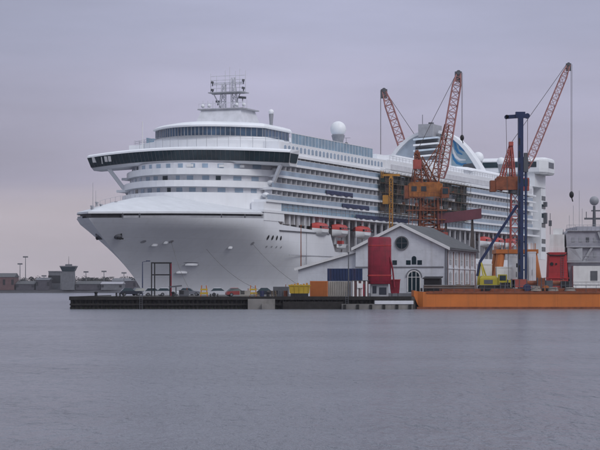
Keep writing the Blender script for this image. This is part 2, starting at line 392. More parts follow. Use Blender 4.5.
# forecastle: sloped white plating above the slot
RIDGE = [(5,17.7),(8,18.2),(12,19.1),(18.6,20.3),(25,21.2),(40,22.3),(54,22.7)]
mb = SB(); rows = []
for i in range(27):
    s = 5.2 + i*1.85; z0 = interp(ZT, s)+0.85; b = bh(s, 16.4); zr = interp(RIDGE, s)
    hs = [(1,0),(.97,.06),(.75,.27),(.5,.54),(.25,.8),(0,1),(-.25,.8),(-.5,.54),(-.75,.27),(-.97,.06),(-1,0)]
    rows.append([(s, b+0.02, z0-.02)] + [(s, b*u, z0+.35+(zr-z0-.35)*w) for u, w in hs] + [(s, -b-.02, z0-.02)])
mb.grid(rows); fc_ = mb.build('forecastle', 'white_shaded', ship, True)
# bow fittings
for s, t, h in ((9,-1,1.6),(11,-2.2,1.2),(13.5,-1.5,1.0),(15,-3.2,1.4),(17,0,1.0)):
    z = interp(RIDGE, s)-.5
    mb = SB(); mb.tube((s,t,z),(s,t,z+h*.45),.3,.24,10); mb.box(s-.4, s+.4, t-.18, t+.18, z+h*.4, z+h*.6); mb.build('bow_winch', 'grey', ship)
for a, b_ in (((12,-2.5,18.4),23.6),((18,-5,18.6),22.4)):
    mb = SB(); mb.tube(a,(a[0],a[1],b_),.06,.03,6); mb.build('bow_staff', 'grey', ship)
mb = SB(); pts = []
for i in range(9):
    s = 16+i*2.2; z = interp(RIDGE, s) - .9; mb.tube((s,-3,z),(s,-3,z+1.3),.04,None,5); pts.append((s,-3,z+1.3))
mb.path(pts,.03); mb.build('bow_railing', 'grey', ship)
# anchors in pockets, one each side
for sg in (1,-1):
    s, z = 14.0, 13.2; b = bh(s, z)
    an = SB(); an.sphere((s, sg*(b-.35), z), 0.95, 14, 10, 0.7)
    ao = an.build('anchor_pocket', 'dgrey', ship, True)
    an = SB(); an.bar((s-.1, sg*(b+.5), z+.5), (s-.2, sg*(b+.28), z-.7), .28); an.bar((s-.9, sg*(b+.12), z-.35), (s+.6, sg*(b+.5), z-.5), .3)
    an.build('anchor', 'black', ao)
def hull_mark(name, m, s0, s1, z0, z1, n=6, off=.04, sg=1):
    mb = SB(); rows = []
    for i in range(n+1):
        s = s0+(s1-s0)*i/n
        h = math.sin(math.pi*min(1,max(0,i/n)))**.5 if n > 3 else 1
        zc = (z0+z1)/2; dz = (z1-z0)/2*max(h,.12)
        rows.append([(s, sg*(bh(s,zc-dz)+off), zc-dz), (s, sg*(bh(s,zc+dz)+off), zc+dz)])
    mb.grid(rows); return mb.build(name, m, ship)
for s_, z_, l_ in ((35.8,7.7,2.0),(35.0,6.1,1.7),(22.8,11.4,.8),(24.6,11.9,.6),(42,11.2,.8)):
    q = SB(); n_ = 10; rows = []
    for i in range(n_+1):
        u = -1+2*i/n_; w = math.sqrt(max(0,1-u*u)); ss_ = s_+u*l_
        rows.append([(ss_, bh(ss_,z_-.3)-.05, z_-.3*w-.02),(ss_, bh(ss_,z_)+.5*w, z_-.02),(ss_, bh(ss_,z_+.5)-.05, z_+.5*w)])
    q.grid(rows); q.build('shell_lip','white',ship,True)
hull_mark('overboard_port', 'dgrey', 33.5, 37.5, 8.15, 8.3)
hull_mark('fairlead', 'grey', 19.3, 20.4, 11.9, 12.5); hull_mark('fairlead', 'grey', 25.2, 26.2, 12.0, 12.6)
for k in range(4): hull_mark('porthole', 'black', 52.2+k*2.0, 53.0+k*2.0, 13.2, 14.2)
for k in range(4): hull_mark('porthole', 'grey', 53.5+k*2.0, 54.1+k*2.0, 11.6, 12.0)
hull_mark('fairlead', 'grey', 47.5, 48.6, 12.0, 12.7)
# rubbing strakes / shell lines on the side
mb = SB()
rows = [[(s, bh(s,15.2)+.25, 15.2),(s, bh(s,15.2)+.25, 15.4),(s, bh(s,15.2)-.1, 15.42)] for s in [57.5+i*2 for i in range(16)]]
mb.grid(rows); mb.build('strake', 'dgrey', ship)
mb = SB(); mb.bar((63,18.02,10.2),(90,18.05,10.2),.08,.16); mb.bar((73.2,18.03,2),(73.2,18.03,15.2),.12); mb.build('strake', 'grey', ship)

# superstructure core
def front_s(t, c, k): return c + k*t*t
def tier(c, k, hw, z0, z1, back, inset=0.0):
    pl = []
    n = 18
    for i in range(n+1):
        t = -hw + 2*hw*i/n; pl.append((front_s(t, c, k)+inset, t))
    pl += [(back, hw), (back, -hw)]
    return pl, z0, z1
def add_tier(mb, *a, **kw): pl, z0, z1 = tier(*a, **kw); mb.prism(pl, z0, z1)
core = SB()
add_tier(core, 39.0, .050, 17.6, 17.0, 22.9, 60)               # plain lowest tier
core.box(60, 262, -14.4, 14.4, 10.5, 19.4)
core.box(58.2, 264, -16.3, 16.3, 19.4, 31.5)
core.build('superstructure', 'white', ship)
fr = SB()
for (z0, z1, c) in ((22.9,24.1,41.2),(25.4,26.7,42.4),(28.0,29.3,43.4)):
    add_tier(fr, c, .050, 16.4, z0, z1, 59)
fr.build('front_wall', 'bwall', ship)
for (z0, z1, c) in ((24.1,25.4,39.2),(26.7,28.0,40.6)):
    q = SB(); add_tier(q, c, .052, 17.6, z0, z1, 58.8); q.build('front_balcony', 'white', ship)
# front windows in the recesses
for (zc, c, n, dk) in ((23.5,41.2,13,(2,6)),(26.05,42.4,12,(5,9)),(28.65,43.4,12,(1,)) ):
    for i in range(n):
        t = -14.5 + 29*i/(n-1) + random.uniform(-.4,.4); s = front_s(t, c, .05)
        w = random.choice((.4,.5,.6)); q = SB(); a = 2*.05*t
        q.hexa([(s-.03+a*-w, t-w, zc-.45),(s-.03+a*w, t+w, zc-.45),(s+.3+a*w, t+w, zc-.45),(s+.3-a*w, t-w, zc-.45)],
               [(s-.03+a*-w, t-w, zc+.42),(s-.03+a*w, t+w, zc+.42),(s+.3+a*w, t+w, zc+.42),(s+.3-a*w, t-w, zc+.42)])
        q.build('front_window', 'glass' if i in dk else 'rail', ship)
# lights under the bridge
for t in (3.5, 9, 12.2):
    q = SB(); s = front_s(t,43.4,.05)-.25; q.box(s-.1, s+.3, t-.7, t+.7, 28.35, 28.9); q.build('front_lamp', 'trim', ship)

# bridge
def bs(t): return 46.6 + 6.2*(abs(t)/24)**1.7
def bz(t): return -.75*(t/24)**2
BO = -1.0     # the bridge reaches a little further out to starboard
ts = [-24 + 47.6*i/32 for i in range(33)]
def bridge_ring(t, prof): return [(bs(t)+ds, t*(1 + .004*0), z+bz(t)) for ds, z in prof]
body = [(9,29.4),(1.3,29.4),(.45,30.0),(.45,30.0),(.7,30.05),(.0,32.05),(-.55,32.1),(-.45,32.45),(.4,32.8),(9,32.95)]
mb = SB(); rows = []
for t in ts:
    pr_ = [(ds, z) for ds, z in body]
    # wings taper in depth
    dep = 9 if abs(t) < 17 else 9 - 4.2*(abs(t)-17)/7
    rows.append([(bs(t)+min(ds, dep), t*(1.0 - .03*max(0, (32-z)/2.6)) + BO, z+bz(t)) for ds, z in pr_])
mb.grid(rows, True); mb.add(rows[0], [tuple(range(len(rows[0])))]); mb.add(rows[-1], [tuple(range(len(rows[-1])))])
bridge = mb.build('bridge', 'white', ship, False)
mb = SB(); rows = []
for t in ts: rows.append([(bs(t)+.32, t*.978+BO, 30.02+bz(t)), (bs(t)-.42, t*1.001+BO, 32.1+bz(t))])
mb.grid(rows); mb.build('bridge_window', 'glass', bridge)
for sg in (1,-1):   # end windows of the wings
    q = SB(); s0 = bs(24)
    e_ = 24 if sg < 0 else 23.6
    q.add([(s0+.5, sg*e_*.981+BO, 30.1-.75),(s0+4.2, sg*e_*.981+BO, 30.1-.75),(s0+4.2, sg*(e_+.06)+BO, 32.0-.75),(s0-.2, sg*(e_+.06)+BO, 32.0-.75)], [(0,1,2,3)])
    q.build('bridge_window', 'glass', bridge)
mb = SB()
for i in range(49):
    t = -23.6 + 47.2*i/48
    mb.bar((bs(t)+.27, t*.978+BO, 30.0+bz(t)), (bs(t)-.49, t*1.001+BO, 32.12+bz(t)), .06)
for i in range(48):
    t = -23.6+47.2*i/48; t2 = t+47.2/48
    mb.bar((bs(t)+.3, t*.978+BO, 29.98+bz(t)), (bs(t2)+.3, t2*.978+BO, 29.98+bz(t2)), .08)
mb.build('window_mullion', 'dgrey', bridge)
for t, w in ((-21.9,1.0),(-19.6,.22),(-18.4,.7),(-17.3,.7)):   # pale marks laid on the far wing glass
    q = SB(); z0 = 30.6 if w < .7 else 31.0
    zt_ = z0+.75 if w < .4 else z0+.45; q.add([(bs(t)-.04, t-w/2+BO, z0-.7),(bs(t)-.04, t+w/2+BO, z0-.7),(bs(t)-.46, t+w/2+BO, zt_),(bs(t)-.46, t-w/2+BO, zt_)], [(0,1,2,3)])
    q.build('pale_mark', 'trim', bridge)
for sg in (1,-1):   # diagonal wing struts
    q = SB(); q.bar((bs(20)+2, sg*20.2, 29.0), (bs(17)+5.5, sg*16.6, 23.4), .55, .8); q.build('wing_strut', 'white', ship)
# deck above the bridge
mb = SB(); add_tier(mb, 51.0, .035, 16.8, 32.7, 34.6, 70); add_tier(mb, 52.6, .05, 13.2, 34.6, 35.5, 72)
mb.build('deck_house', 'white', ship)
mb = SB(); add_tier(mb, 52.2, .055, 12.8, 35.5, 37.4, 76); mb.build('lounge_window', 'lglass', ship)
mb = SB()
for i in range(31):
    t = -12.7+25.4*i/30; s = front_s(t,52.15,.055); mb.bar((s,t,35.5),(s,t,37.4),.12)
for i in range(8): mb.bar((62+i*1.9,12.84,35.5),(62+i*1.9,12.84,37.4),.12)
for i in range(30):
    t = -12.7+25.4*i/30; t2 = t+25.4/30
    mb.bar((front_s(t,52.1,.055),t,35.52),(front_s(t2,52.1,.055),t2,35.52),.1)
mb.bar((61,12.84,35.55),(76,12.84,35.55),.12); mb.build('window_mullion', 'grey', ship)
mb = SB(); rows = []
for k, (off, z) in enumerate(((.3,37.4),(-.5,37.45),(-.5,37.8),(.6,38.3),(3,38.75),(7,39.0))):
    sc = 1 - max(0, off)*.05
    ring = [(front_s(t*1.0, 52.2, .055)+off, t*sc*1.03, z) for t in [-12.8+25.6*i/24 for i in range(25)]] + [(77,13*sc,z),(77,-13*sc,z)]
    rows.append(ring)
mb.grid(rows, True); mb.add(rows[-1], [tuple(range(len(rows[-1])))]); mb.build('lounge_roof', 'white', ship)
# accent rails
mb = SB()
for zr in (33.9, 34.3):
    pts = [(front_s(t,50.0,.034), t, zr+.9) for t in [-17+34*i/16 for i in range(17)]]
    mb.path(pts, .04)
for i in range(17):
    t = -17+34*i/16; mb.tube((front_s(t,50.0,.034),t,32.8),(front_s(t,50.0,.034),t,35.2),.04,None,5)
mb.build('railing', 'grey', ship)
mb = SB(); mb.tube((49,-10,32.7),(49,-10,38.6),.09); mb.build('flag_staff', 'trim', ship)

# side decks: slabs, balconies
DECKS = [(19.2,48.5),(21.4,50.5),(24.05,53),(26.8,55.5),(29.5,58),(31.5,57)]
SE = [270, 271, 269, 268, 266, 266]
for (z, s0), s1 in zip(DECKS, SE):
    mb = SB(); mb.box(s0, s1, -18.25, 18.25, z-.28, z+.24); mb.build('deck_edge', 'white', ship)
mb = SB(); mb.box(49, 60, 15.8, 18.1, 17.2, 18.9); mb.box(49.5, 59, 15, 17.9, 19.44, 21.1); mb.build('side_bulwark', 'white', ship)
for z, s in ((22.6,52),(25.3,54.6),(28,57)):
    mb = SB(); mb.sphere((s,17.2,z),.8,10,6,.7); mb.build('corner_screen', 'white', ship, True)
PITCH = 2.9
door_me = None; restdoors = SB(); div_me = None; restdiv = SB()
for k in range(1,5):
    z, s0 = DECKS[k]; zt = DECKS[k+1][0]-.28
    i0 = s0+3
    n = int((262-i0)/PITCH)
    for i in range(n):
        s = i0+i*PITCH
        if i < 25:
            if div_me is None:
                q = MB(); q.box(-.06,.06,-1.72,0,0,2.12); div_me = dvo = q.build('balcony_divider', 'bwall', ship)
            else: dvo = div_me.copy(); C.objects.link(dvo)
            dvo.location = (s, -16.28, z+.24); dvo.scale = (1, 1, (zt-z-.24)/2.12)
        else: restdiv.box(s-.06, s+.06, 16.28, 18.0, z+.24, zt)
    rl = SB(); rl.box(s0+.4, 262.5, 18.06, 18.11, z+.26, z+1.25); rl.build('balcony_rail', 'rail', ship)
    hr = SB(); hr.box(s0+.4, 262.5, 18.04, 18.13, z+1.25, z+1.32)
    hr.build('handrail', 'trim', ship)
    for i in range(n-1):
        s = i0+i*PITCH+.5
        if i < 25:
            if door_me is None:
                q = MB(); q.box(0,1.9,-.06,0,0,1.95); first = q.build('balcony_door', 'door', ship); door_me = first
                o = first
            else:
                o = door_me.copy(); C.objects.link(o)
            o.parent = ship; o.location = (s, -16.3, z+.26)
            if random.random() < .35:
                o.material_slots[0].link = 'OBJECT'; o.material_slots[0].material = M['curtain'] if random.random() < .6 else M['dark']
        else:
            restdoors.box(s, s+1.9, 16.3, 16.36, z+.26, z+2.0)
tag(restdoors.build('balcony_door', 'door', ship), kind='stuff'); tag(restdiv.build('balcony_divider', 'bwall', ship), kind='stuff')
# bluish glazed row between the two lowest decks
mb = SB(); mb.box(59, 255, 17.2, 17.75, 19.44, 21.12); mb.build('promenade_glazing', 'screen', ship)
mb = SB()
for i in range(66): mb.box(60+i*2.95, 60.12+i*2.95, 17.7, 17.82, 19.44, 21.12)
mb.box(60,255,17.72,17.8,20.3,20.4)
mb.build('window_mullion', 'grey', ship)
# top band with small windows
mb = SB(); mb.box(58, 128, -17.7, 17.7, 31.74, 34.3); mb.box(128, 264, -17.9, 17.9, 31.74, 34.5); mb.build('upper_wall', 'white', ship)
for i in range(28):
    s = 61+i*2.3; q = SB(); q.hexa([(s,17.62,32.5),(s+1.2,17.62,32.5),(s+1.2,17.62,33.5),(s+.6,17.62,33.75),(s,17.62,33.5)],
                                   [(s,17.76,32.5),(s+1.2,17.76,32.5),(s+1.2,17.76,33.5),(s+.6,17.76,33.75),(s,17.76,33.5)])
    q.build('upper_window', 'rail', ship)
for z, m, s0, s1 in ((33.0,'grey',130,262),):
    mb = SB(); mb.box(s0, s1, 17.92, 18.0, z-.9, z+.5); mb.build('upper_panel', 'bwall', ship)
mb = SB(); mb.box(66,118,17.3,17.4,34.32,36.5); mb.box(66,118,-17.4,-17.3,34.32,36.5); mb.build('windscreen', 'screen', ship)
mb = SB()
mb.box(65.8,118.2,17.24,17.46,36.5,36.62)
for i in range(27): mb.box(66+i*2,66.1+i*2,17.27,17.44,34.3,36.55)
mb.build('windscreen_frame', 'white', ship)
# upper decks aft of the pool: white houses, slopes
mb = SB(); mb.box(128,262,-15,15,34.5,36.0); mb.box(150,262,-12,12,36.0,37.2)
mb.box(84,98,-9,9,34.3,37.2); mb.build('deck_house', 'white', ship)
mb = SB(); rows = []
for i in range(13):
    s = 100+i*2.4
    r = 3.2*math.sin(math.pi*(i+.6)/13.2)**.5
    rows.append([(s, 13*math.cos(a), 34.2+r*math.sin(a)) for a in [math.pi*j/12 for j in range(13)]])
mb.grid(rows); mb.build('pool_dome', 'pblue', ship, True)
mb = SB()
for i in range(0,13,2):
    s = 100+i*2.4; r = 3.25*math.sin(math.pi*(i+.6)/13.2)**.5
    mb.path([(s, 13.1*math.cos(a), 34.25+r*math.sin(a)) for a in [math.pi*j/10 for j in range(11)]], .14)
mb.build('dome_rib', 'white', ship)
mb = SB()
for s0, s1, t, z in ((130,262,17.6,34.5),(60,128,-17.4,34.3)):
    mb = SB()
    n = int((s1-s0)/2.5)
    for i in range(n): mb.tube((s0+i*2.5,t,z),(s0+i*2.5,t,z+1.1),.04,None,4)
    mb.path([(s0,t,z+1.1),(s1,t,z+1.1)],.045); mb.path([(s0,t,z+.6),(s1,t,z+.6)],.03); mb.build('railing', 'grey', ship)
# lifeboat recess: stanchions and davits
for i in range(44):
    s = 60+i*4.6
    mb = SB(); mb.box(s-.15, s+.15, 17.3, 17.7, interp(ZT,s)-.1, 19.0); mb.build('stanchion', 'bwall', ship)
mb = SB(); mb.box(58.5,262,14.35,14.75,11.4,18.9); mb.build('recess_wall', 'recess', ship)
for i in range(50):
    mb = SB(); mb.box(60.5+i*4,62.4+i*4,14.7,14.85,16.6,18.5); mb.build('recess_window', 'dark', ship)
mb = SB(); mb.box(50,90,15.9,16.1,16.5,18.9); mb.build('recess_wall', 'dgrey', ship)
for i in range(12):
    s = 52+i*3.0; mb = SB(); mb.box(s,s+.5,16.1,17.6,16.8,18.9); mb.build('recess_frame', 'bwall', ship)

# radar mast
mast = SB(); mast.hexa([(66,-5.6,38.9),(66,5.2,38.9),(78,5.2,38.9),(78,-5.6,38.9)], [(68,-4.9,42.4),(68,4.6,42.4),(76,4.6,42.4),(76,-4.9,42.4)])
mast_o = mast.build('radar_mast', 'bwall', ship)
q = SB(); q.box(67.5,76.5,-5.6,5.4,42.4,42.65); q.build('mast_platform', 'grey', mast_o)
q = SB(); q.box(70,74,-4.2,4.0,46.3,46.5); q.build('mast_platform', 'grey', mast_o)
q = SB()
q.lattice((72,-1.6,42.6),(72,-1.2,48.4),1.2,.7,6,.12,.07); q.lattice((72,1.4,42.6),(72,1.0,49.8),1.3,.6,8,.12,.07)
q.lattice((72,-4.0,46.4),(72,3.7,46.4),.5,.5,8,.08,.06); q.lattice((72,-3.9,48.5),(72,3.6,48.5),.4,.4,8,.07,.05)
q.tube((72,-1.6,42.6),(71,-3.4,46.4),.12); q.tube((72,1,42.6),(72,2.8,46.4),.12)
for t, z1 in ((-4.4,50.9),(4.0,51.2),(-3.0,50.4),(-.9,51.4),(2.6,51.6),(.2,52.2),(1.6,51.2)): q.tube((72,t,46.4),(72,t,z1),.08,.05,6)
q.bar((72,-4.4,50.2),(72,4.0,50.2),.1); q.bar((72,-4.4,49.3),(72,4.0,49.3),.1); q.bar((72,-3.9,47.5),(72,3.6,47.5),.1)
for t in (-5.4,-4.2,-3,3.1,4.2,5.2): q.tube((70,t,42.6),(70,t,44.6),.07,.05,5)
for i in range(9):
    t = -5.5+i*1.36
    q.tube((68,t,42.6),(68,t,43.8),.05,None,5)
q.path([(68,-5.5,43.8),(68,5.4,43.8)],.05)
q.build('mast_lattice', 'bwall', mast_o)
for t, z, w in ((-2.6,44.6,.8),(3.4,45.3,1.6),(-3.9,47.2,.6),(3.6,47.4,.6),(-3.9,48.9,.5),(3.6,49.1,.5)):
    q = SB(); q.bar((71.6,t-w/2,z),(71.8,t+w/2,z-.15),.5,.5); q.tube((71.8,t,z-.9),(71.8,t,z-.2),.12); q.build('radar_scanner', 'dgrey', mast_o)
for i, t in enumerate((-5,-3.4,3.2,4.9)):
    q = SB(); q.sphere((69,t,43.4),.42); q.build('mast_radome', 'white', mast_o, True)
# radomes
for s, t, z, r, zb in ((119.6,8,41.6,1.95,36.9),(76,8.5,42.2,.62,37.8),(248,5,42.6,1.7,37),(254,10.5,41.6,1.3,37),(240,-9,42.2,1.3,37)):
    q = SB(); q.sphere((s,t,z),r,18,12); rd = q.build('radome', 'white', ship, True)
    q = SB(); q.tube((s,t,zb-.3),(s,t,z-r*.75),r*.35,r*.85,14); q.build('radome_base', 'recess', rd, True)
q = SB(); q.tube((139,2,35.5),(139,2,42.5),.08); q.bar((139,0,41),(139,4,41),.07)
q.tube((139,2.9,41.0),(139,2.9,39.6),.05); q.sphere((139,2.9,39.4),.55,8,6); q.build('signal_mast', 'dgrey', ship)

# funnel: casing between two arched wings
FS = 222.0
q = SB(); q.hexa([(216,-5,36),(216,2.6,36),(229,2.6,36),(229,-5,36)], [(217.5,-4.6,46.9),(217.5,2.2,46.9),(228,2.2,46.9),(228,-4.6,46.9)])
fun = q.build('funnel', 'recess', ship)
q = SB(); q.box(217.2,226,-3.9,.5,46.9,50.6); q.build('funnel_top', 'grey', fun)
for k in range(5):
    q = SB(); z = 39.2+k*1.65; q.hexa([(215.4,-4.9,z),(215.4,2.5,z+.5),(217.6,2.5,z+.5),(217.6,-4.9,z)], [(215.7,-4.9,z+.55),(215.7,2.5,z+1.0),(217.6,2.5,z+1.0),(217.6,-4.9,z+.55)])
    q.build('louvre', 'white' if k % 2 else 'pblue', fun)
for k in range(3):
    q = SB(); z = 41.5+k*1.9; q.box(216.2,217.3,-4.4,2.0,z-.35,z+.35); q.build('louvre', 'dark', fun)
q = SB(); q.tube((220,-3.5,50.6),(220,-3.5,53.6),.09); q.tube((222,-1.2,50.6),(222,-1.2,51.4),.5); q.tube((224,-2.4,50.6),(224,-2.4,51.6),.6); q.build('exhaust_pipe', 'dgrey', fun)
AR = [(2.4,48.5),(5.1,47.6),(7,46.6),(8.7,45.2),(10.3,43.6),(11.8,41.7),(13.2,39.7),(14.4,37.8),(15.4,35.6)]
for sg in (1,-1):
    q = SB(); rows = []
    pts = AR
    for i, (t, z) in enumerate(pts):
        a = Vector(pts[max(0,i-1)]); c = Vector(pts[min(len(pts)-1,i+1)]); dd = (c-a).normalized(); nn = Vector((dd.y,-dd.x))*-.5
        w = .8 + .5*i/8
        rows.append([(FS-2.2, sg*(t+nn.x*w)-1, z+nn.y*w),(FS+2.2, sg*(t+nn.x*w)-1, z+nn.y*w),(FS+2.2, sg*(t-nn.x*w)-1, z-nn.y*w),(FS-2.2, sg*(t-nn.x*w)-1, z-nn.y*w)])
    q.grid(rows, True); q.add(rows[0],[(0,1,2,3)]); q.build('funnel_arch', 'white', fun, True)
    q = SB(); poly = [(t*sg-1, z-.4) for t, z in AR] + [(3.3*sg-1, 35.6)]
    q.hexa([(FS-.6,t,z) for t,z in poly], [(FS+.6,t,z) for t,z in poly]); q.build('funnel_wing', 'pblue' if sg < 0 else 'tealpanel', fun)
q = SB(); q.box(FS-2.6,FS-.7,2.3,4.9,36,47.2); q.build('funnel_fin', 'white', fun)
# blue flowing emblem on the port wing
def ribbon(pts, w):
    q = SB(); rows = []
    for i, (t, z) in enumerate(pts):
        a = Vector(pts[max(0,i-1)]); c = Vector(pts[min(len(pts)-1,i+1)]); dd = (c-a).normalized(); nn = Vector((-dd.y,dd.x))*w*math.sin(math.pi*(i+.7)/(len(pts)+.4))
        rows.append([(FS-.64, t-nn.x, z-nn.y),(FS-.64, t+nn.x, z+nn.y)])
    q.grid(rows); return q
ribbon([(5.2,46.2),(6.0,45.0),(6.2,43.6),(6.9,42.4),(8.2,41.8)], .42).build('emblem', 'blue', fun)
ribbon([(6.4,45.5),(7.3,44.6),(7.6,43.6),(8.6,43.0),(9.6,42.6)], .4).build('emblem', 'blue', fun)
ribbon([(5.2,44.0),(5.5,42.6),(6.2,41.2),(7.4,40.3),(9.2,40.2)], .36).build('emblem', 'white', fun)
ribbon([(5.2,42.0),(5.6,40.6),(6.6,39.4),(8.0,38.9),(9.4,39.2)], .4).build('emblem', 'blue', fun)
q = SB(); q.add([(FS-.65,7.4,36.5),(FS-.65,13.0,36.5),(FS-.65,11.2,39.2),(FS-.65,8.6,39.0)],[(0,1,2,3)]); q.build('funnel_window', 'dgrey', fun)
q = SB(); q.box(206,240,-16.5,16.5,34.5,36.2); q.hexa([(200,8,36),(200,16,36),(240,16,36),(240,8,36)],[(204,8,37.6),(204,15,37.0),(240,15,37.0),(240,8,37.6)]); q.build('deck_house','white',ship)

# stern lounge bridging the beam
q = SB()
def stern_ring(z, o): return [(262+o,-21,z),(261+o,0,z),(262+o,20.2,z),(266,22-o*.3,z),(274,22-o*.3,z),(277-o,20,z),(277-o,-20,z),(274,-22,z)]
q.grid([stern_ring(38.2,1.4),stern_ring(38.8,.2),stern_ring(40.0,0),stern_ring(42.3,0),stern_ring(42.9,.5),stern_ring(43.3,3)],True)
q.add(stern_ring(43.3,3),[tuple(range(8))]); q.add(stern_ring(38.2,1.4),[tuple(range(8))])
sl_o = q.build('stern_lounge', 'white', ship)
q = SB(); q.hexa([(260.9,2,40.2),(261.85,19.4,40.2),(262.3,19.4,40.2),(262.3,2,40.2)],[(260.9,2,41.9),(261.85,19.4,41.9),(262.3,19.4,41.9),(262.3,2,41.9)]); q.build('lounge_window','glass',sl_o)
q = SB(); q.box(266.8,273,21.9,22.05,40.1,41.9); q.build('lounge_window','glass',sl_o)
for t_ in (17,-17):
    q = SB(); q.box(263,276,t_-1.6,t_+1.6,34.3,38.6); q.build('lounge_support','white',ship)
q = SB(); q.box(271.2,277,15.0,18.4,12,34.6); q.box(271.2,277,-18.4,-15,12,34.6); q.box(264,270.5,-16,16,12.2,34); q.build('stern_wall','white',ship)
for z in (14.5,17,22,25,27.8,30.4):
    q = SB(); q.box(272,276.5,18.38,18.46,z,z+1.4); q.build('stern_window','glass',ship)
for z, h in ((23.2,3.4),(28.5,1.5)):
    q = SB(); q.box(274.0,275.6,18.3,19.3,z,z+h); q.build('stern_fitting','dgrey',ship)

# lifeboats hanging in the recess
def make_lifeboat():
    o = thing('lifeboat', '', 'lifeboat', (0,0,0), ship.rotation_euler.z, 'lifeboats along the side of the cruise ship')
    rows = []; rows2 = []
    n = 12
    for i in range(n+1):
        u = -1+2*i/n; w = 1.75*(1-abs(u)**3.2)+.05; x = u*4.9
        k = .35*abs(u)**2
        rows.append([(x,-w,.2+k*.4),(x,-w*.95,-.6+k),(x,-w*.55,-1.3+k),(x,0,-1.55+k),(x,w*.55,-1.3+k),(x,w*.95,-.6+k),(x,w,.2+k*.4)])
        rows2.append([(x,-w*1.02,.2+k*.4),(x,-w*.96,.9),(x,-w*.6,1.55-.3*abs(u)**2),(x,0,1.75-.35*abs(u)**2),(x,w*.6,1.55-.3*abs(u)**2),(x,w*.96,.9),(x,w*1.02,.2+k*.4)])
    q = MB(); q.grid(rows); q.build('boat_hull','white',o,True)
    q = MB(); q.grid(rows2); c = q.build('boat_canopy','orangeboat',o,True)
    q = MB()
    for i in range(5): q.box(-3.1+i*1.4,-2.3+i*1.4,-1.78,1.78,.45,.8)
    q.build('boat_window','glass',c)
    q = MB(); q.tube((-3.6,0,1.5),(-3.6,0,2.6),.07); q.tube((3.6,0,1.5),(3.6,0,2.6),.07); q.build('davit_hook','steel',o)
    return o
lb = make_lifeboat()
spots = [82,94.5,110,212,225,238]
lbl = ['red-topped white lifeboat nearest the bow of the cruise ship', 'red-topped white lifeboat second from the bow, above the lean-to roof',
       'red-topped white lifeboat third from the bow, just left of the gable peak']
for i, s in enumerate(spots):
    o = lb if i == 0 else copy_tree(lb)
    o.location = sw(s, 17.6, 16.1); o.scale = (.92,.92,.95)
    if i < 3: o['label'] = lbl[i]
    else: o['label'] = ['red-topped white lifeboat just right of the building roof, first of the three aft ones',
        'red-topped white lifeboat seen between the blue strut and the blue mast', 'red-topped white lifeboat nearest the stern of the cruise ship'][i-3]
# a rescue boat stowed lower at the front of the recess
rb = thing('rescue_boat', 'small white rescue boat with red cabin, hung low under the first lifeboats', 'rescue boat', sw(94, 18.2, 12.6), ship.rotation_euler.z)
q = MB(); rows = []
for i in range(9):
    u = -1+i/4; w = 1.1*(1-abs(u)**3)+.05; rows.append([(u*2.6,-w,.5),(u*2.6,-w*.8,-.3),(u*2.6,0,-.7+.4*u*u),(u*2.6,w*.8,-.3),(u*2.6,w,.5)])
q.grid(rows); q.build('boat_hull','white',rb,True)
q = MB(); q.box(-.6,.7,-.6,.6,.2,1.3); q.build('boat_cabin','orangeboat',rb)
q = MB(); q.box(-2.3,2.3,-.95,.95,.3,.5); q.build('boat_deck','recess',rb)

# tarpaulins hung over balconies
def tarp(s0, s1, z0, z1, label):
    q = MB(); rows = []
    n = max(4, int((s1-s0)/.8))
    for i in range(n+1):
        s = s0+(s1-s0)*i/n
        rows.append([tuple(sw(s, 18.42+.12*math.sin(i*1.7), z0+.12*math.sin(i*1.1))), tuple(sw(s, 18.38+.08*math.sin(i*2.3), (z0+z1)/2)), tuple(sw(s, 18.3, z1))])
    top = [[tuple(Vector(p)-PT*.05) for p in r] for r in rows]
    q.grid(rows); q.grid(top)
    tag(q.build('tarpaulin','tarp',None,True), label, 'tarpaulin', 'blue tarpaulins on the cruise ship')
tarp(84.5,102,24.2,25.1,'dark blue tarpaulin over the balcony rail, highest of the three blue ones')
tarp(95,113,21.6,22.5,'dark blue tarpaulin midway down the balconies, between the other two blue ones')
tarp(104,143,19.4,20.3,'long dark blue tarpaulin along the lowest glazed deck, above the gable')

# scaffold with dark netting on the ship side
sc = thing('scaffold', 'dark netted scaffolding hung along the middle balconies of the cruise ship', 'scaffolding', tuple(sw(120,18.4,0)), ship.rotation_euler.z)
random.seed(3)
for i in range(24):
    for k in range(4):
        x0 = i*2.95; z0 = 21.6+k*2.35
        if random.random() < .82:
            d0 = random.uniform(.28,.5)
            nm_ = random.choice(['net','net','netbrown','netbrown','netgrey','netgreen','netgrey']); q = MB(); q.box(x0-random.uniform(-.3,.5),x0+2.9+random.uniform(-.4,.3),-d0-.05,-d0,z0+random.uniform(0,.3),z0+2.34-random.uniform(0,.6)); q.build('net',nm_,sc)
q = MB()
for i in range(25):
    for y in (-.3,-1.6): q.tube((i*2.95,y,20.6),(i*2.95,y,31.4),.05,None,5)
for k in range(5):
    for y in (-.3,-1.6): q.tube((0,y,21.4+k*2.35+1.0),(70.8,y,21.4+k*2.35+1.0),.04,None,5)
for i in range(12): q.tube((i*5.9,-1.62,21),(i*5.9+5.9,-1.62,30.8),.04,None,5)
q.build('scaffold_tube','steel',sc)
q = MB()
for k in range(5): q.box(-.5,71.3,-1.7,-.2,21.3+k*2.35,21.38+k*2.35)
q.build('platform','plank',sc)
for i in range(24):
    x0 = random.uniform(2,68); z0 = 21.38+random.randrange(4)*2.35
    q = MB(); q.box(x0,x0+random.uniform(.3,1.0),-1.4,-.8,z0,z0+random.uniform(.3,.9)); q.build('site_material','rust' if i % 3 else 'bwall',sc)

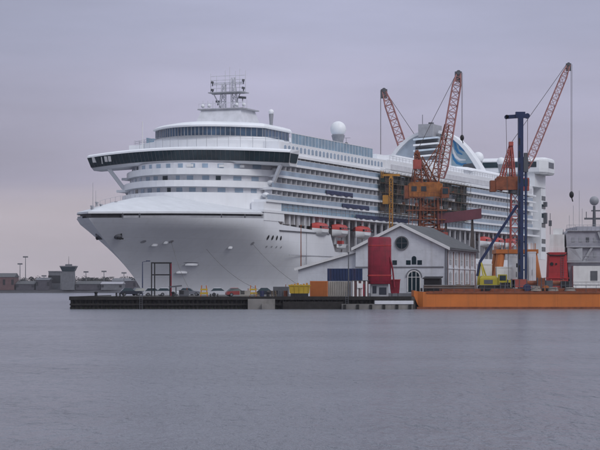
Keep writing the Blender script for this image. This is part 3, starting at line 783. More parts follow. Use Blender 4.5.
# yellow mast hoist beside the scaffold
b0 = Vector((X(391,455),455,QZ))
mh = thing('mast_hoist', 'tall yellow lattice mast hoist standing in front of the scaffolding, left of the rusty crane', 'hoist', b0)
q = MB(); q.box(-1.4,1.4,-1.2,1.2,0,.5); q.build('base','dgrey',mh)
q = MB(); q.lattice((0,0,.4),(0,0,26.4),.75,.75,20,.15,.1); q.build('mast','ochre',mh)
q = MB(); q.bar((-2.0,0,27.0),(2.0,0,27.0),.5,.5); q.lattice((-2.0,0,26.4),(-2.0,0,28),.5,.5,2,.1,.07); q.bar((0,0,26.2),(0,0,27),.6); q.build('head_frame','ochre',mh)
q = MB(); q.box(-1.9,-.6,-.9,.9,20.4,22.4); q.build('hoist_cage','ochre',mh)

# ------------------------------------------------------------------ cranes
def make_crane(label, base, rz, H, tower_w, house, foot, tip, aframe, boom_w, n, mats, hook_drop, portal_w, portal_h, name='portal_crane', leg_r=.35, nwin=3, rig=False):
    o = thing(name, label, 'crane', base, rz, 'shipyard cranes with lattice booms')
    c_leg, c_tower, c_house, c_boom = mats
    pw = portal_w/2
    for i in (-1,1):
        for j in (-1,1):
            q = MB(); q.tube((i*pw,j*pw,0.25),(i*pw*.72,j*pw*.72,portal_h),leg_r*1.1,leg_r,10); q.box(i*pw-.8,i*pw+.8,j*pw-.45,j*pw+.45,0,.6); q.build('leg',c_leg,o)
    q = MB(); q.box(-pw*.95,pw*.95,-pw*.95,pw*.95,portal_h,portal_h+.7)
    for a in range(16):
        t = a*math.pi/8; q.tube((pw*.93*math.cos(t),pw*.93*math.sin(t),portal_h+.7),(pw*.93*math.cos(t),pw*.93*math.sin(t),portal_h+1.8),.04,None,4)
    q.build('portal_frame',c_leg,o)
    q = MB(); q.lattice((0,0,portal_h+.6),(0,0,H),tower_w,tower_w*.85,max(4,int((H-portal_h)/1.9)),tower_w*.13,tower_w*.07); q.build('tower',c_tower,o)
    q = MB(); q.tube((0,0,H),(0,0,H+.6),tower_w*.75,tower_w*.75,16); q.build('slewing_ring','dgrey',o)
    x0,x1,hy,hz = house
    q = MB(); q.box(x0,x1,-hy,hy,H+.6,H+.6+hz); q.box(x0+.3,x1-.5,-hy*.8,hy*.8,H+.6+hz,H+.9+hz); hs_ = q.build('machinery_house',c_house,o)
    for i in range(nwin):
        q = MB(); q.box(x0+.5+i*(x1-x0-1)/3, x0+.5+(i+.55)*(x1-x0-1)/3, -hy-.04,-hy+.1,H+.9+hz*.3,H+.7+hz*.75); q.build('window','dark',hs_)
    q = MB(); q.box(x1-.3,x1+1.3,-hy-.9,-hy+.6,H+.4,H+2.6); cb_ = q.build('cab',c_tower,o)
    q = MB(); q.box(x1+1.25,x1+1.36,-hy-.75,-hy+.45,H+1.2,H+2.4); q.build('window','glass',cb_)
    q = MB(); q.box(x1-.1,x1+1.1,-hy-.96,-hy-.88,H+1.2,H+2.4); q.build('window','glass',cb_)
    q = MB(); q.box(x0-.9,x0+.1,-hy*.9,hy*.9,H+.3,H+.3+hz*.95); q.build('counterweight','rust',o)
    ax, az = aframe; q = MB()
    for y in (-hy*.7,hy*.7):
        q.bar((x1-1.2,y,H+.6),(ax,y*.4,az),.24); q.bar((x0+.6,y,H+.6),(ax,y*.4,az),.2)
        q.bar((x1-1.2-(x1-1.2-ax)*.5,y*.7,(H+.6+az)/2),(x0+.6+(ax-x0-.6)*.5,y*.7,(H+.6+az)/2),.14)
    for k in range(8):
        u=(k+1)/9; q.bar(Vector((x1-1.2,-hy*.7,H+.6)).lerp(Vector((ax,-hy*.28,az)),u),Vector((x1-1.2,hy*.7,H+.6)).lerp(Vector((ax,hy*.28,az)),u),.12)
    q.lattice((x0+.6,0,H+.6),(ax,0,az),1.1,.5,6,.13,.08); q.lattice((x1-1.2,0,H+.6),(ax,0,az),1.1,.5,6,.13,.08)
    q.box(ax-.35,ax+.35,-.7,.7,az-.2,az+.5)
    if rig:
        q.lattice((ax+.3,-.9,H+hz+.6),(ax,-.3,az),1.6,1.0,7,.2,.12); q.lattice((x1-1.6,.4,H+hz+.6),(ax+.8,.2,az-1),1.3,.8,6,.16,.1)
    q.build('a_frame',c_tower,o)
    if rig:
        q = MB(); f_ = Vector((foot[0],0,foot[1])); t_ = Vector((tip[0],0,tip[1])); o_ = Vector((-1.3,0,.2))
        q.lattice(f_+o_+Vector((-.6,0,-3)),f_.lerp(t_,.5)+o_*.5,1.9,.9,9,.2,.12); q.lattice(Vector((x0+1.2,0,H+hz)),f_.lerp(t_,.3)+o_,1.2,.7,6,.16,.1)
        q.build('luffing_frame','rust',o)
        q = MB()
        for k in range(3): q.box(x0-.4+k*.8,x1+.9-k*.3,-hy-1.0+k*.2,hy+.6,H-2.4-k*2.0,H-2.2-k*2.0)
        for k in range(10): q.bar((x0-.2+k*.8,-hy-.9,H-6.3),(x0+.1+k*.75,-hy-.9,H+.3),.12)
        q.build('service_platform','rust',o)
        q = MB(); q.box(ax-.9,ax+.9,-1.6,-.6,az-3.6,az-1.6); q.build('operator_cab','cranered',o)
        q = MB(); q.box(x0-.2,x1+.6,-hy-.9,-hy-.1,H+.3,H+.42)
        for k in range(12): q.tube((x0+k*(x1-x0)/11,-hy-.85,H+.4),(x0+k*(x1-x0)/11,-hy-.85,H+1.5),.04,None,4)
        q.path([(x0,-hy-.85,H+1.5),(x1,-hy-.85,H+1.5)],.04); q.build('catwalk','rust',o)
    q = MB(); f = Vector((foot[0],0,foot[1])); t = Vector((tip[0],0,tip[1])); m1_ = f.lerp(t,.12); m2 = f.lerp(t,.88)
    cw = boom_w*.11; bw = boom_w*.055
    q.lattice(f,m1_,boom_w*.6,boom_w,2,cw,bw); q.lattice(m1_,m2,boom_w,boom_w*.82,n,cw,bw); q.lattice(m2,t,boom_w*.82,boom_w*.35,3,cw,bw)
    q.build('boom',c_boom,o)
    q = MB(); q.tube((t.x-.1,-boom_w*.3,t.z),(t.x-.1,boom_w*.3,t.z),boom_w*.24,None,14); q.box(t.x-boom_w*.4,t.x+boom_w*.3,-boom_w*.22,boom_w*.22,t.z-boom_w*.9,t.z+boom_w*.1); q.build('boom_head','dgrey',o)
    q = MB(); 
    for y in (-.25,.25): q.tube((ax,y,az+.3),(t.x-.4,y*.6,t.z),boom_w*.018+.012,None,4)
    q.build('pendant_rope','rope',o)
    q = MB(); hx = t.x+boom_w*.3; zb = t.z-hook_drop
    q.tube((hx,0,t.z),(hx,0,zb),boom_w*.014+.016,None,4); q.tube((hx+.16,0,t.z),(hx+.16,0,zb),boom_w*.012+.012,None,4); q.build('hoist_rope','rope',o)
    q = MB(); q.sphere((hx+.08,0,zb),.34+boom_w*.05,8,6,1.5); q.tube((hx+.08,0,zb-.4),(hx+.3,0,zb-1.2),.1); q.build('hook','black',o)
    return o
# middle crane, behind the gabled building
b1 = Vector((X(429,430),430,QZ))
make_crane('rusty orange portal crane behind the gabled building, its pale boom crossing the ship funnel', b1, 0, 20.2, 4.2, (-4.4,2.8,2.1,2.9),
           (2.6,25.0), (6.4,47.6), (-2.6,30.4), 2.1, 12, ('cranered','rust','rustor','boomred'), 14, 8.0, 12.5, nwin=2, rig=True)
# right crane
b2 = Vector((X(515,345),345,QZ))
make_crane('dark red portal crane beside the blue piling rig, its boom rising to the top right', b2, 0, 17.6, 1.6, (-3.4,.9,1.3,2.0),
           (2.0,22.0), (9.3,39.9), (-.7,26.0), 1.25, 14, ('orange','cranered','rust','boomred'), 22.5, 7.6, 7.2, leg_r=.75, nwin=0)
# far crane beyond the stern
b3 = Vector((X(434,730),730,QZ))
make_crane('large distant crane beyond the cruise ship, its red boom leaning left above the deck', b3, R(180), 23, 6, (-7,4,4,5),
           (3,28), (18.4,73.5), (-3,42), 3.3, 13, ('cranered','cranered','grey','boomred'), 30, 16, 14)

# covered gangway
gw = thing('covered_gangway', 'maroon clad gangway box sloping up to the ship, right of the rusty crane', 'gangway', (0,0,0))
p0 = at(437,219,428); p1 = at(481,213.5,436)
q = MB(); dd = (p1-p0)
q.hexa([p0+Vector((0,-1.1,-1.1)),p0+Vector((0,1.1,-1.1)),p0+Vector((0,1.1,1.1)),p0+Vector((0,-1.1,1.1))],[p1+Vector((0,-1.1,-1.1)),p1+Vector((0,1.1,-1.1)),p1+Vector((0,1.1,1.1)),p1+Vector((0,-1.1,1.1))]); q.build('gangway_tube','maroon',gw)
for u in (.2,.8):
    q = MB(); c = p0.lerp(p1,u)
    for y in (-.9,.9): q.bar((c.x-.8,c.y+y,QZ),(c.x,c.y+y,c.z-1.0),.25)
    for y in (-.9,.9): q.bar((c.x+.8,c.y+y,QZ),(c.x,c.y+y,c.z-1.0),.25)
    for k in range(1,4): q.bar((c.x-.8*(1-k/4.2),c.y,QZ+(c.z-QZ)*k/4.2),(c.x+.8*(1-k/4.2),c.y,QZ+(c.z-QZ)*k/4.2),.15)
    q.build('trestle','steel',gw)

# ------------------------------------------------------------------ gabled building
A = Vector((22.9,312,0)); ang = math.atan2(6.6,25)        # long side runs away along (sin,cos)
bd = thing('gabled_building', 'white gabled harbour building with a round window and dark slate roof', 'building', (A.x,A.y,QZ), -ang)
# local: x to the left is negative (front), y runs back
WD = 14.6; DP = 26; EV = 7.6; PK = 11.2
q = MB(); q.hexa([(-WD,0,0),(0,0,0),(0,0,EV),(-WD/2,0,PK),(-WD,0,EV)],[(-WD,DP,0),(0,DP,0),(0,DP,EV),(-WD/2,DP,PK),(-WD,DP,EV)]); q.build('wall','stucco',bd)
q = MB(); th = .28; ov = .55
sl_ = (PK-EV)/(WD/2)
for sg in (1,-1):
    xe = -WD/2+sg*(WD/2+ov); ze = EV-sl_*ov
    q.hexa([(-WD/2,-.45,PK+.02),(xe,-.45,ze+.02),(xe,-.45,ze+th),(-WD/2,-.45,PK+th)],[(-WD/2,DP+.4,PK+.02),(xe,DP+.4,ze+.02),(xe,DP+.4,ze+th),(-WD/2,DP+.4,PK+th)])
rf = q.build('roof','slate',bd)
q = MB()
for sg in (1,-1):
    xe = -WD/2+sg*(WD/2+ov+.03); ze = EV-sl_*ov
    q.hexa([(-WD/2,-.56,PK-.16),(xe,-.56,ze-.16),(xe,-.56,ze+th+.05),(-WD/2,-.56,PK+th+.05)],[(-WD/2,-.46,PK-.16),(xe,-.46,ze-.16),(xe,-.46,ze+th+.05),(-WD/2,-.46,PK+th+.05)])
q.build('bargeboard','trim',rf)
q = MB(); q.bar((.62,-.4,EV-.25),(.62,DP+.3,EV-.25),.16); q.tube((.1,-.12,.1),(.1,-.12,EV-.3),.07); q.build('gutter','dgrey',bd)
q = MB(); q.tube((-WD/2+.15,-.12,8.35),(-WD/2+.15,.2,8.35),.92,None,28); w_ = q.build('window','glass',bd)
q = MB(); rows=[]
for i in range(29):
    a_=2*math.pi*i/28; rows.append([(-WD/2+.15+r*math.cos(a_),y,8.35+r*math.sin(a_)) for r,y in ((.92,-.2),(1.1,-.2),(1.1,.05))])
q.grid(rows); q.bar((-WD/2+.15-.9,-.15,8.35),(-WD/2+.15+.9,-.15,8.35),.06); q.bar((-WD/2+.15,-.15,7.45),(-WD/2+.15,-.15,9.25),.06); q.build('frame','fgrey',w_)
def arch_poly(xc, w, z0, zs, n=10):
    return [(xc-w,z0),(xc+w,z0)] + [(xc+w*math.cos(math.pi*i/n), zs+w*math.sin(math.pi*i/n)) for i in range(n+1)]
def facade_win(xc, w, z0, zs, m='glass', frame=True, arch=True, nm='window'):
    q = MB(); pl = arch_poly(xc,w,z0,zs) if arch else [(xc-w,z0),(xc+w,z0),(xc+w,zs),(xc-w,zs)]
    q.hexa([(x,-.05,z) for x,z in pl],[(x,.15,z) for x,z in pl]); o = q.build(nm,m,bd)
    if frame:
        pl2 = [( xc+(x-xc)*1.0, z) for x,z in pl]; q = MB()
        for i in range(1,len(pl2)): q.bar((pl2[i][0],-.07,pl2[i][1]),(pl2[(i+1)%len(pl2)][0],-.07,pl2[(i+1)%len(pl2)][1]),.11,.16)
        if w > .6:
            q.bar((xc-w*.33,-.09,z0),(xc-w*.33,-.09,zs+w*.8),.09); q.bar((xc+w*.33,-.09,z0),(xc+w*.33,-.09,zs+w*.8),.09); q.bar((xc-w,-.09,zs),(xc+w,-.09,zs),.09)
        q.build('frame','trim',o)
    return o
XM = -5.2
facade_win(XM, 1.0, .7, 3.0, 'glass', nm='arched_door')
facade_win(XM, .36, 5.0, 5.95, frame=False); facade_win(XM-.9, .36, 4.95, 5.65, arch=False, frame=False); facade_win(XM+.9, .36, 4.95, 5.65, arch=False, frame=False)
facade_win(-8.3, .36, 4.95, 5.65, arch=False, frame=False)
q = MB(); q.box(-WD-.05,-.5,-.1,-.01,4.5,4.68); q.box(-WD-.03,0,-.08,-.01,0,.5); q.box(-.3,-.1,-.09,-.01,0,EV-.2)
q.build('string_course','fgrey2',bd)
q = MB(); pl = arch_poly(XM,1.25,2.9,3.0)[2:]
for i in range(len(pl)-1): q.bar((pl[i][0],-.08,pl[i][1]),(pl[i+1][0],-.08,pl[i+1][1]),.16,.12)
q.build('hood_mould','fgrey2',bd)
# side wall bays
for i in range(6):
    y = .5+i*5.0
    q = MB(); q.box(-.02,.13,y-.16,y+.16,0,EV-.3); q.build('pilaster','brick',bd)
for i in range(5):
    for z0,z1 in ((1.0,3.6),(5.0,6.6)):
        q = MB(); y = 3.0+i*5.0; q.hexa([(-.02,y-.8,z0),(-.02,y+.8,z0),(-.02,y+.8,z1),(-.02,y,z1+.35),(-.02,y-.8,z1)],[(.05,y-.8,z0),(.05,y+.8,z0),(.05,y+.8,z1),(.05,y,z1+.35),(.05,y-.8,z1)]); w_ = q.build('window','recess',bd)
        q = MB(); q.bar((.07,y,z0),(.07,y,z1+.3),.08); q.bar((.07,y-.8,(z0+z1)/2),(.07,y+.8,(z0+z1)/2),.08); q.build('frame','trim',w_)
q = MB(); q.box(-.01,.1,0,DP,4.3,4.5); q.box(-.01,.2,0,DP,EV-.55,EV-.3); q.build('string_course','stucco',bd)
# lean-to
LW = 9.6
q = MB(); q.hexa([(-WD-LW,.8,0),(-WD-.01,.8,0),(-WD-.01,.8,7.0),(-WD-LW,.8,4.3)],[(-WD-LW,20,0),(-WD-.01,20,0),(-WD-.01,20,7.0),(-WD-LW,20,4.3)]); lt = q.build('lean_to','stucco',bd)
q = MB(); q.hexa([(-WD-LW-.5,.4,4.2),(-WD-.02,.4,7.05),(-WD-.02,.4,7.3),(-WD-LW-.5,.4,4.45)],[(-WD-LW-.5,20.4,4.2),(-WD-.02,20.4,7.05),(-WD-.02,20.4,7.3),(-WD-LW-.5,20.4,4.45)]); q.build('roof','slate',lt)
q = MB(); q.bar((-WD-LW-.5,.36,4.25),(-WD-.02,.36,7.1),.1,.4); q.build('bargeboard','trim',lt)
# dark lean-on crates in front of right part
bx_ = thing('market_hut', 'dark boarded hut against the white gable wall, right of the arched door', 'hut', at(433,296.5,309.5), -ang)
bx_.location.z = QZ
q = MB(); q.box(-1.3,1.2,-.7,.9,0,2.7); q.build('wall','black',bx_)
q = MB(); q.hexa([(-1.5,-.9,2.7),(1.4,-.9,2.7),(1.4,1.1,3.0),(-1.5,1.1,3.0)],[(-1.5,-.9,2.8),(1.4,-.9,2.8),(1.4,1.1,3.1),(-1.5,1.1,3.1)]); q.build('roof','black',bx_)
q = MB(); q.box(-1.0,.9,-.74,-.69,1.2,2.2); q.build('window','black',bx_)

# ------------------------------------------------------------------ quay furniture
def quay_pt(px, Y): return Vector((X(px,Y), Y, QZ))
# timber wharf front
wf = thing('timber_wharf_front', 'dark timber-piled wharf face along the near edge of the quay', 'wharf', (-33.6,295,0))
q = MB(); q.tube((0,-.25,-1.5),(0,-.25,1.72),.24,.22,8); p0_ = q.build('pile','timber',wf,True); p0_.location = (0,0,0)
nP = 78
for i in range(1,nP):
    c = p0_.copy(); C.objects.link(c); c.parent = wf; c.location = (i*.637+random.uniform(-.08,.08),random.uniform(-.05,.05),random.uniform(-.12,.1)); c.rotation_euler = (random.uniform(-.02,.02),random.uniform(-.02,.02),0)
q = MB(); q.box(-.3,50.0,-.75,.35,1.35,1.86); q.box(-.3,50.0,-.68,-.5,.55,.8); q.build('waling','timber',wf)
q = MB(); q.box(-.25,50,-.1,-.02,-1.5,1.5); q.build('sheeting','black',wf)
q = MB(); q.box(-.4,.1,-.5,60,1.3,1.84); q.build('waling','timber',wf)
for x_ in (10.2, 40.5):
    q = MB()
    for d_ in (-.2,.2): q.bar((x_+d_,-.85,-.3),(x_+d_,-.85,2.5),.06)
    for k in range(9): q.bar((x_-.2,-.85,-.1+k*.27),(x_+.2,-.85,-.1+k*.27),.04)
    q.build('quay_ladder','dgrey',wf)
q = MB(); q.box(-.3,50.0,-.32,-.11,-.1,.32); q.build('tide_band','weed',wf)
# concrete landing
ld = MB(); ld.box(X(248,293.6),X(275,293.6),292.6,294.2,-1.5,1.5); ld.box(X(262,293.6),X(275,293.6),291.8,292.59,-1.5,.8)
tag(ld.build('landing_step','conc'), 'pale concrete landing block on the dark timber wharf face', 'landing')
ld = MB(); ld.box(X(283,293.8),X(343,293.8),293.2,294.2,-1.5,1.1)
tag(ld.build('quay_wall','timber'), 'dark low wall segment under the yellow skip and orange container', 'quay wall')
pn = thing('pontoon', 'long grey white landing pontoon afloat beside the orange barge bow', 'pontoon', (X(376,292),292,0))
q = MB(); q.box(-5.0,5.3,-1.2,1.0,-.4,.75); q.build('float','conc',pn)
q = MB(); q.box(-.2,5.4,-1.3,1.1,.752,1.25); q.build('deck','bwall',pn)
for i in range(6):
    q = MB(); q.box(-4.8+i*1.9,-4.4+i*1.9,-1.42,-1.2,-.2,.7); q.build('fender','rubber',pn)
# barge
BY = 299.5
bg_o = thing('barge', 'long low orange work barge lying at the right end of the quay', 'barge', (X(414,BY),BY-4,0))
LB = 46
q = MB(); rows = []
for (x, zb, zt) in ((-.2,1.9,2.75),(.35,.6,2.62),(1.1,-.4,2.55),(2.2,-.8,2.5),(LB,-.8,2.5)):
    w = 4.0 if x > 1 else 3.4
    rows.append([(x,4-w,zb),(x,4-w,zt),(x,4+w,zt),(x,4+w,zb)])
q.grid(rows,True); q.add(rows[0],[(0,1,2,3)]); q.add(rows[-1],[(0,1,2,3)]); q.build('hull','barge',bg_o)
q = MB(); q.box(2,LB,.15,7.85,2.52,2.62); q.build('deck','rust',bg_o)
q = MB(); q.box(1.6,LB,-.12,.02,2.3,2.5); q.box(0.2,LB,-.09,0,-.1,.32); q.build('rubbing_strake','rust',bg_o)
q = MB(); q.box(4,18,.7,7,2.62,3.0); q.box(19.5,LB-1,.9,7,2.62,3.1); q.build('hatch_coaming','rust',bg_o)
q = MB()
for i in range(30):
    x = 1.2+i*1.5; q.tube((x,.1,2.5),(x,.1,3.5),.03,None,5)
q.path([(1.2,.1,3.5),(LB,.1,3.5)],.03); q.path([(1.2,.1,3.05),(LB,.1,3.05)],.025); q.build('railing','dgrey',bg_o)
for i in range(5):
    q = MB(); x = .9+i*9; q.tube((x,.5,2.6),(x,.5,3.1),.16); q.tube((x+.6,.5,2.6),(x+.6,.5,3.1),.16); q.build('bollard','black',bg_o)
q = MB()
for i in range(7): 
    x = 3.2+i*6.2; rows=[]
    for k in range(13):
        a_=2*math.pi*k/12; rows.append([(x+(.45+.16*math.cos(b_))*math.cos(a_),-.22+.16*math.sin(b_),1.5+(.45+.16*math.cos(b_))*math.sin(a_)) for b_ in [math.pi*j/3 for j in range(6)]])
BD = 2.62
# things on the barge
def on_barge(px, dy=2.5, z=2.62): return Vector((X(px,BY-4+dy), BY-4+dy, z))
# blue piling rig with yellow crawler base
rg = thing('piling_rig', 'tall blue piling rig with yellow crawler base and a slanting blue strut', 'piling rig', on_barge(500,4))
yY = BY
k_ = yY/F
def rx(px): return X(px, rg.location.y) - rg.location.x
def rz_(py): return Z(py, rg.location.y) - rg.location.z
for y in (-1.5,1.0):
    q = MB(); q.hexa([(-3.2,y,.3),(-2.9,y,0),(1.4,y,0),(1.8,y,.3),(1.8,y,.7),(1.4,y,.9),(-2.9,y,.9),(-3.2,y,.7)],[(-3.2,y+.55,.3),(-2.9,y+.55,0),(1.4,y+.55,0),(1.8,y+.55,.3),(1.8,y+.55,.7),(1.4,y+.55,.9),(-2.9,y+.55,.9),(-3.2,y+.55,.7)]); q.build('track','rubber',rg)
q = MB(); q.box(-3.1,.5,-1.2,1.3,.92,1.9); q.hexa([(-3.1,-1.2,1.9),(-.4,-1.2,1.9),(-.4,1.3,1.9),(-3.1,1.3,1.9)],[(-2.8,-1.1,2.3),(-.7,-1.1,2.3),(-.7,1.2,2.3),(-2.8,1.2,2.3)]); bo = q.build('body','lime',rg)
q = MB(); q.box(-.35,.9,-1.4,-.2,1.0,2.5); cb_ = q.build('cab','lime',rg)
q = MB(); q.box(-.2,.75,-1.44,-1.38,1.6,2.35); q.build('window','glass',cb_)
q = MB(); q.box(.86,.94,-1.3,-.3,1.6,2.35); q.build('window','glass',cb_)
q = MB(); q.box(-2.5,-1.2,-1.24,-1.19,1.1,1.7); q.build('vent','dgrey',bo)
mx_ = rx(520.5)
q = MB(); q.box(mx_-.38,mx_+.38,-.5,.4,-.1,rz_(118)); ml = q.build('leader_mast','navy',rg)
q = MB(); q.box(mx_+.62,mx_+.92,-.3,.1,.2,rz_(160)); 
for i in range(9): q.box(mx_+.4,mx_+.65,-.2,0,1+i*2.1,1.2+i*2.1)
q.build('leader_rail','cblue',ml)
q = MB()
for i in range(12): q.box(mx_-.3,mx_-.1,-.56,-.5,1+i*1.9,2+i*1.9)
q.build('ladder','black',ml)
q = MB(); q.bar((rx(505.5),-.1,rz_(117.2)),(rx(528),-.1,rz_(115.6)),.5,.55); q.box(rx(515.5),rx(525),-.5,.4,rz_(118),rz_(112)); q.tube((rx(527),-.45,rz_(116)),(rx(527),.25,rz_(116)),.4); q.tube((rx(506.5),-.35,rz_(117)),(rx(506.5),.25,rz_(117)),.32); q.build('mast_head','navy',rg)
q = MB()
for p_ in (506,527.6): q.tube((rx(p_),-.1,rz_(116)),(rx(p_)+(.4 if p_<510 else -.1),-.1,1.8),.035,None,4)
q.build('rope','rope',rg)
q = MB(); q.box(mx_+.42,mx_+1.1,-.55,.25,rz_(172),rz_(157)); q.box(mx_+.5,mx_+1.0,-.45,.2,rz_(157),rz_(153)); q.build('hammer','dgrey',rg)
q = MB(); q.bar((mx_-.5,0,rz_(205)),(rx(480),0,rz_(262)),.4,.4); q.tube((rx(480),0,rz_(262)),(rx(477.5),0,rz_(276)),.22); q.build('back_stay','navy',rg)
q = MB(); q.bar((rx(478),0,.9),(rx(480),0,rz_(263)),.3); q.bar((rx(488),0,1.4),(rx(481),0,rz_(262)),.22); q.bar((-2.5,-1,1.9),(rx(481),-.2,rz_(263)),.16); q.build('stay_frame','lime',rg)
# white cabinets on barge
def cabinet(px0, px1, py0, dy, label, m='wbox', cat='cabinet', door=True, nm='steel_cabinet', dep=2.2, z0=BD, py1=None):
    Y0 = BY-4+dy; x0, x1 = X(px0,Y0), X(px1,Y0); h = Z(py0,Y0)-z0; w = x1-x0
    o = thing(nm, label, cat, (x0+w/2,Y0,z0))
    q = MB(); q.box(-w/2,w/2,0,dep,0,h); q.box(-w/2-.04,w/2+.04,-.04,dep+.04,h-.12,h+.05); q.build('case',m,o)
    if door:
        q = MB(); q.box(-w*.36,-w*.02,-.04,.02,.2,h*.88); q.box(w*.02,w*.36,-.04,.02,.2,h*.88); dr = q.build('door',m,o)
        q = MB(); q.box(-w*.08,-w*.05,-.08,-.03,h*.4,h*.55); q.build('handle','black',dr)
    return o
cabinet(497,512,267,5.2,'low white steel cabinet left of the tall white one on the barge')
c2 = cabinet(509,526,256,6.0,'tall white steel cabinet with two small dark vents behind the blue mast')
q = MB(); q.box(-.2,0,-.06,0,3.6,4.2); q.box(.2,.4,-.06,0,3.6,4.2); q.build('vent','black',c2)
cabinet(478,492,264,6.3,'white steel cabinet under the slanting blue strut of the piling rig')
cabinet(529,536,252,6.6,'narrow grey steel duct cabinet just right of the blue mast','bwall')
# winch & deck gear on the barge
for i, (px, lab) in enumerate(((533,'dark red deck winch at the foot of the blue mast'),(557,'dark red deck winch in front of the red-hulled ship'))):
    w0 = on_barge(px,2.0,3.1); o = thing('deck_winch', lab, 'winch', w0, 0, 'winches on the barge')
    q = MB(); q.box(-1.2,1.2,-.5,.5,0,.25); q.box(-1.2,-1.0,-.5,.5,.25,1.1); q.box(1.0,1.2,-.5,.5,.25,1.1); q.build('frame','cranered',o)
    q = MB(); q.tube((-1,0,.7),(1,0,.7),.4,None,14); q.tube((-.95,0,.7),(-.85,0,.7),.6,None,14); q.tube((.85,0,.7),(.95,0,.7),.6,None,14); q.build('drum','rust',o)
for i, (px, w, h, m, lab) in enumerate(((519,2.2,1.3,'cranered','dark red steel crate at the foot of the blue piling mast'),(541,1.1,1.5,'rust','rusty steel crate on the barge, right of the blue mast'),
      (549,.9,1.1,'dgrey','dark grey crate on the barge before the red hull'),(565,1.2,1.0,'black','black crate on the barge at the foot of the grey ship'),
      (505,1.4,.9,'black','black crate right of the yellow rig base on the barge'),(511,1.0,1.2,'lime','small yellow machine box right of the rig cab'))):
    o = thing('steel_crate', lab, 'crate', on_barge(px,1.6,3.1 if px > 505.5 else 3.0), 0, 'crates on the barge')
    q = MB(); q.box(-w/2,w/2,-.5,.5,0.1,h); q.build('case',m,o)
    q = MB()
    for k in range(3): q.box(-w/2+k*w/2-.05,-w/2+k*w/2+.05,-.54,.54,0,h+.04)
    q.build('rib','dgrey',o)
for px, dy, r_, m, lab in ((527,1.3,.55,'cblue','dark blue cable reel on the barge under the blue mast'),(546,1.4,.45,'orange','small orange cable reel on the barge before the red hull'),(488,1.2,.4,'black','small black cable reel in front of the yellow rig body')):
    o = thing('cable_reel', lab, 'cable reel', on_barge(px,dy-.5,2.62), 0, 'cable reels on the barge')
    q = MB(); q.tube((0,-.3,r_),(0,.3,r_),r_*.55,None,14); q.build('cable','rubber',o)
    for y in (-.34,.3):
        q = MB(); q.tube((0,y,r_),(0,y+.05,r_),r_,None,18); q.build('flange',m,o)
for px, dy, n_, lab in ((536,.9,5,'coil of pale hose on the barge right of the blue mast'),(553,1.0,4,'coil of pale hose on the barge in front of the red hull'),(570,1.0,4,'coil of pale hose on the barge in front of the grey ship')):
    q = MB()
    for k in range(n_): q.path([((.75-.05*k)*math.cos(a_*math.pi/8),(.45-.03*k)*math.sin(a_*math.pi/8),.08+k*.15) for a_ in range(17)],.075,6)
    o = tag(q.build('hose_coil','beige'), lab, 'hose', 'hose coils on the barge'); o.location = on_barge(px,dy-.4,2.62)
# pipes bundle
q = MB()
for k in range(7): q.tube((0,k%4*.3,k//4*.27+.15),(7.5,k%4*.3+.1,k//4*.27+.15),.14,None,8)
o = tag(q.build('pipe_bundle','steel'),'bundle of grey steel pipes lying on the left part of the barge','pipes'); o.location = on_barge(424,2.5,3.0)
q = MB()
for k in range(4): q.box(k*.7,k*.7+.6,0,1.1,0,.4+.25*(k%2))
o = tag(q.build('timber_stack','plank'),'low stack of brown timber on the barge in front of the side wall','timber'); o.location = on_barge(452,2.5,3.0)

# red hulled ship and grey ship at the right
rs = thing('red_hulled_ship', 'small ship with bright red hull and pale deckhouse behind the barge', 'ship', (X(557.5,316),316,0), -0.128)
# it lies end-on to us in the slip behind the barge
q = MB(); rows = []
for y, w in ((0,1.45),(.6,1.7),(4,1.9),(16,1.9),(20,1.2)): rows.append([(-w*.92,y,-1),(-w,y,3),(-w*.86,y+.0,8.75),(w*.8,y,8.75),(w,y,3),(w*.92,y,-1)])
q.grid(rows,True); q.add(rows[0],[tuple(range(6))]); q.add(rows[-1],[tuple(range(6))]); q.build('hull','redhull',rs)
q = MB(); q.box(-1.25,1.1,1.5,9,8.75,11.6); q.box(-.7,.8,3,7,11.6,12.6); q.build('deckhouse','wbox',rs)
q = MB(); q.box(-1.85,1.85,-.14,.0,4.6,4.75); q.build('strake','redhull',rs)
q = MB()
for x_ in (.55,.95): q.bar((x_,-.06,3.2),(x_*.92,-.0+.0,8.6),.06)
for k in range(14): q.bar((.55,-.07,3.4+k*.37),(.95,-.07,3.4+k*.37),.04)
q.build('ladder','dgrey',rs)
q = MB(); q.tube((-.9,-.1,6.9),(-.9,.1,6.9),.28,None,14); q.tube((-.2,-.1,6.9),(-.2,.1,6.9),.16,None,12); q.build('hawse_pipe','black',rs)
q = MB(); q.path([(-1.7,-.12,8.6),(-1.2,-.14,8.3),(0,-.14,8.25),(1.1,-.14,8.3),(1.55,-.12,8.6)],.09,6); q.build('bow_fender','rubber',rs)
q = MB(); q.tube((-1.15,2,8.7),(-1.15,2,15),.05); q.tube((.9,2,8.7),(.9,2,12.4),.04); q.bar((-1.4,2,13.4),(-.9,2,13.4),.3,.9); q.build('mast','dgrey',rs)
q = MB()
for i in range(8): q.tube((-1.3+i*.35,.15,8.7),(-1.3+i*.35,.15,9.6),.025,None,4)
q.path([(-1.3,.15,9.6),(1.1,.15,9.6)],.025); q.build('railing','trim',rs)

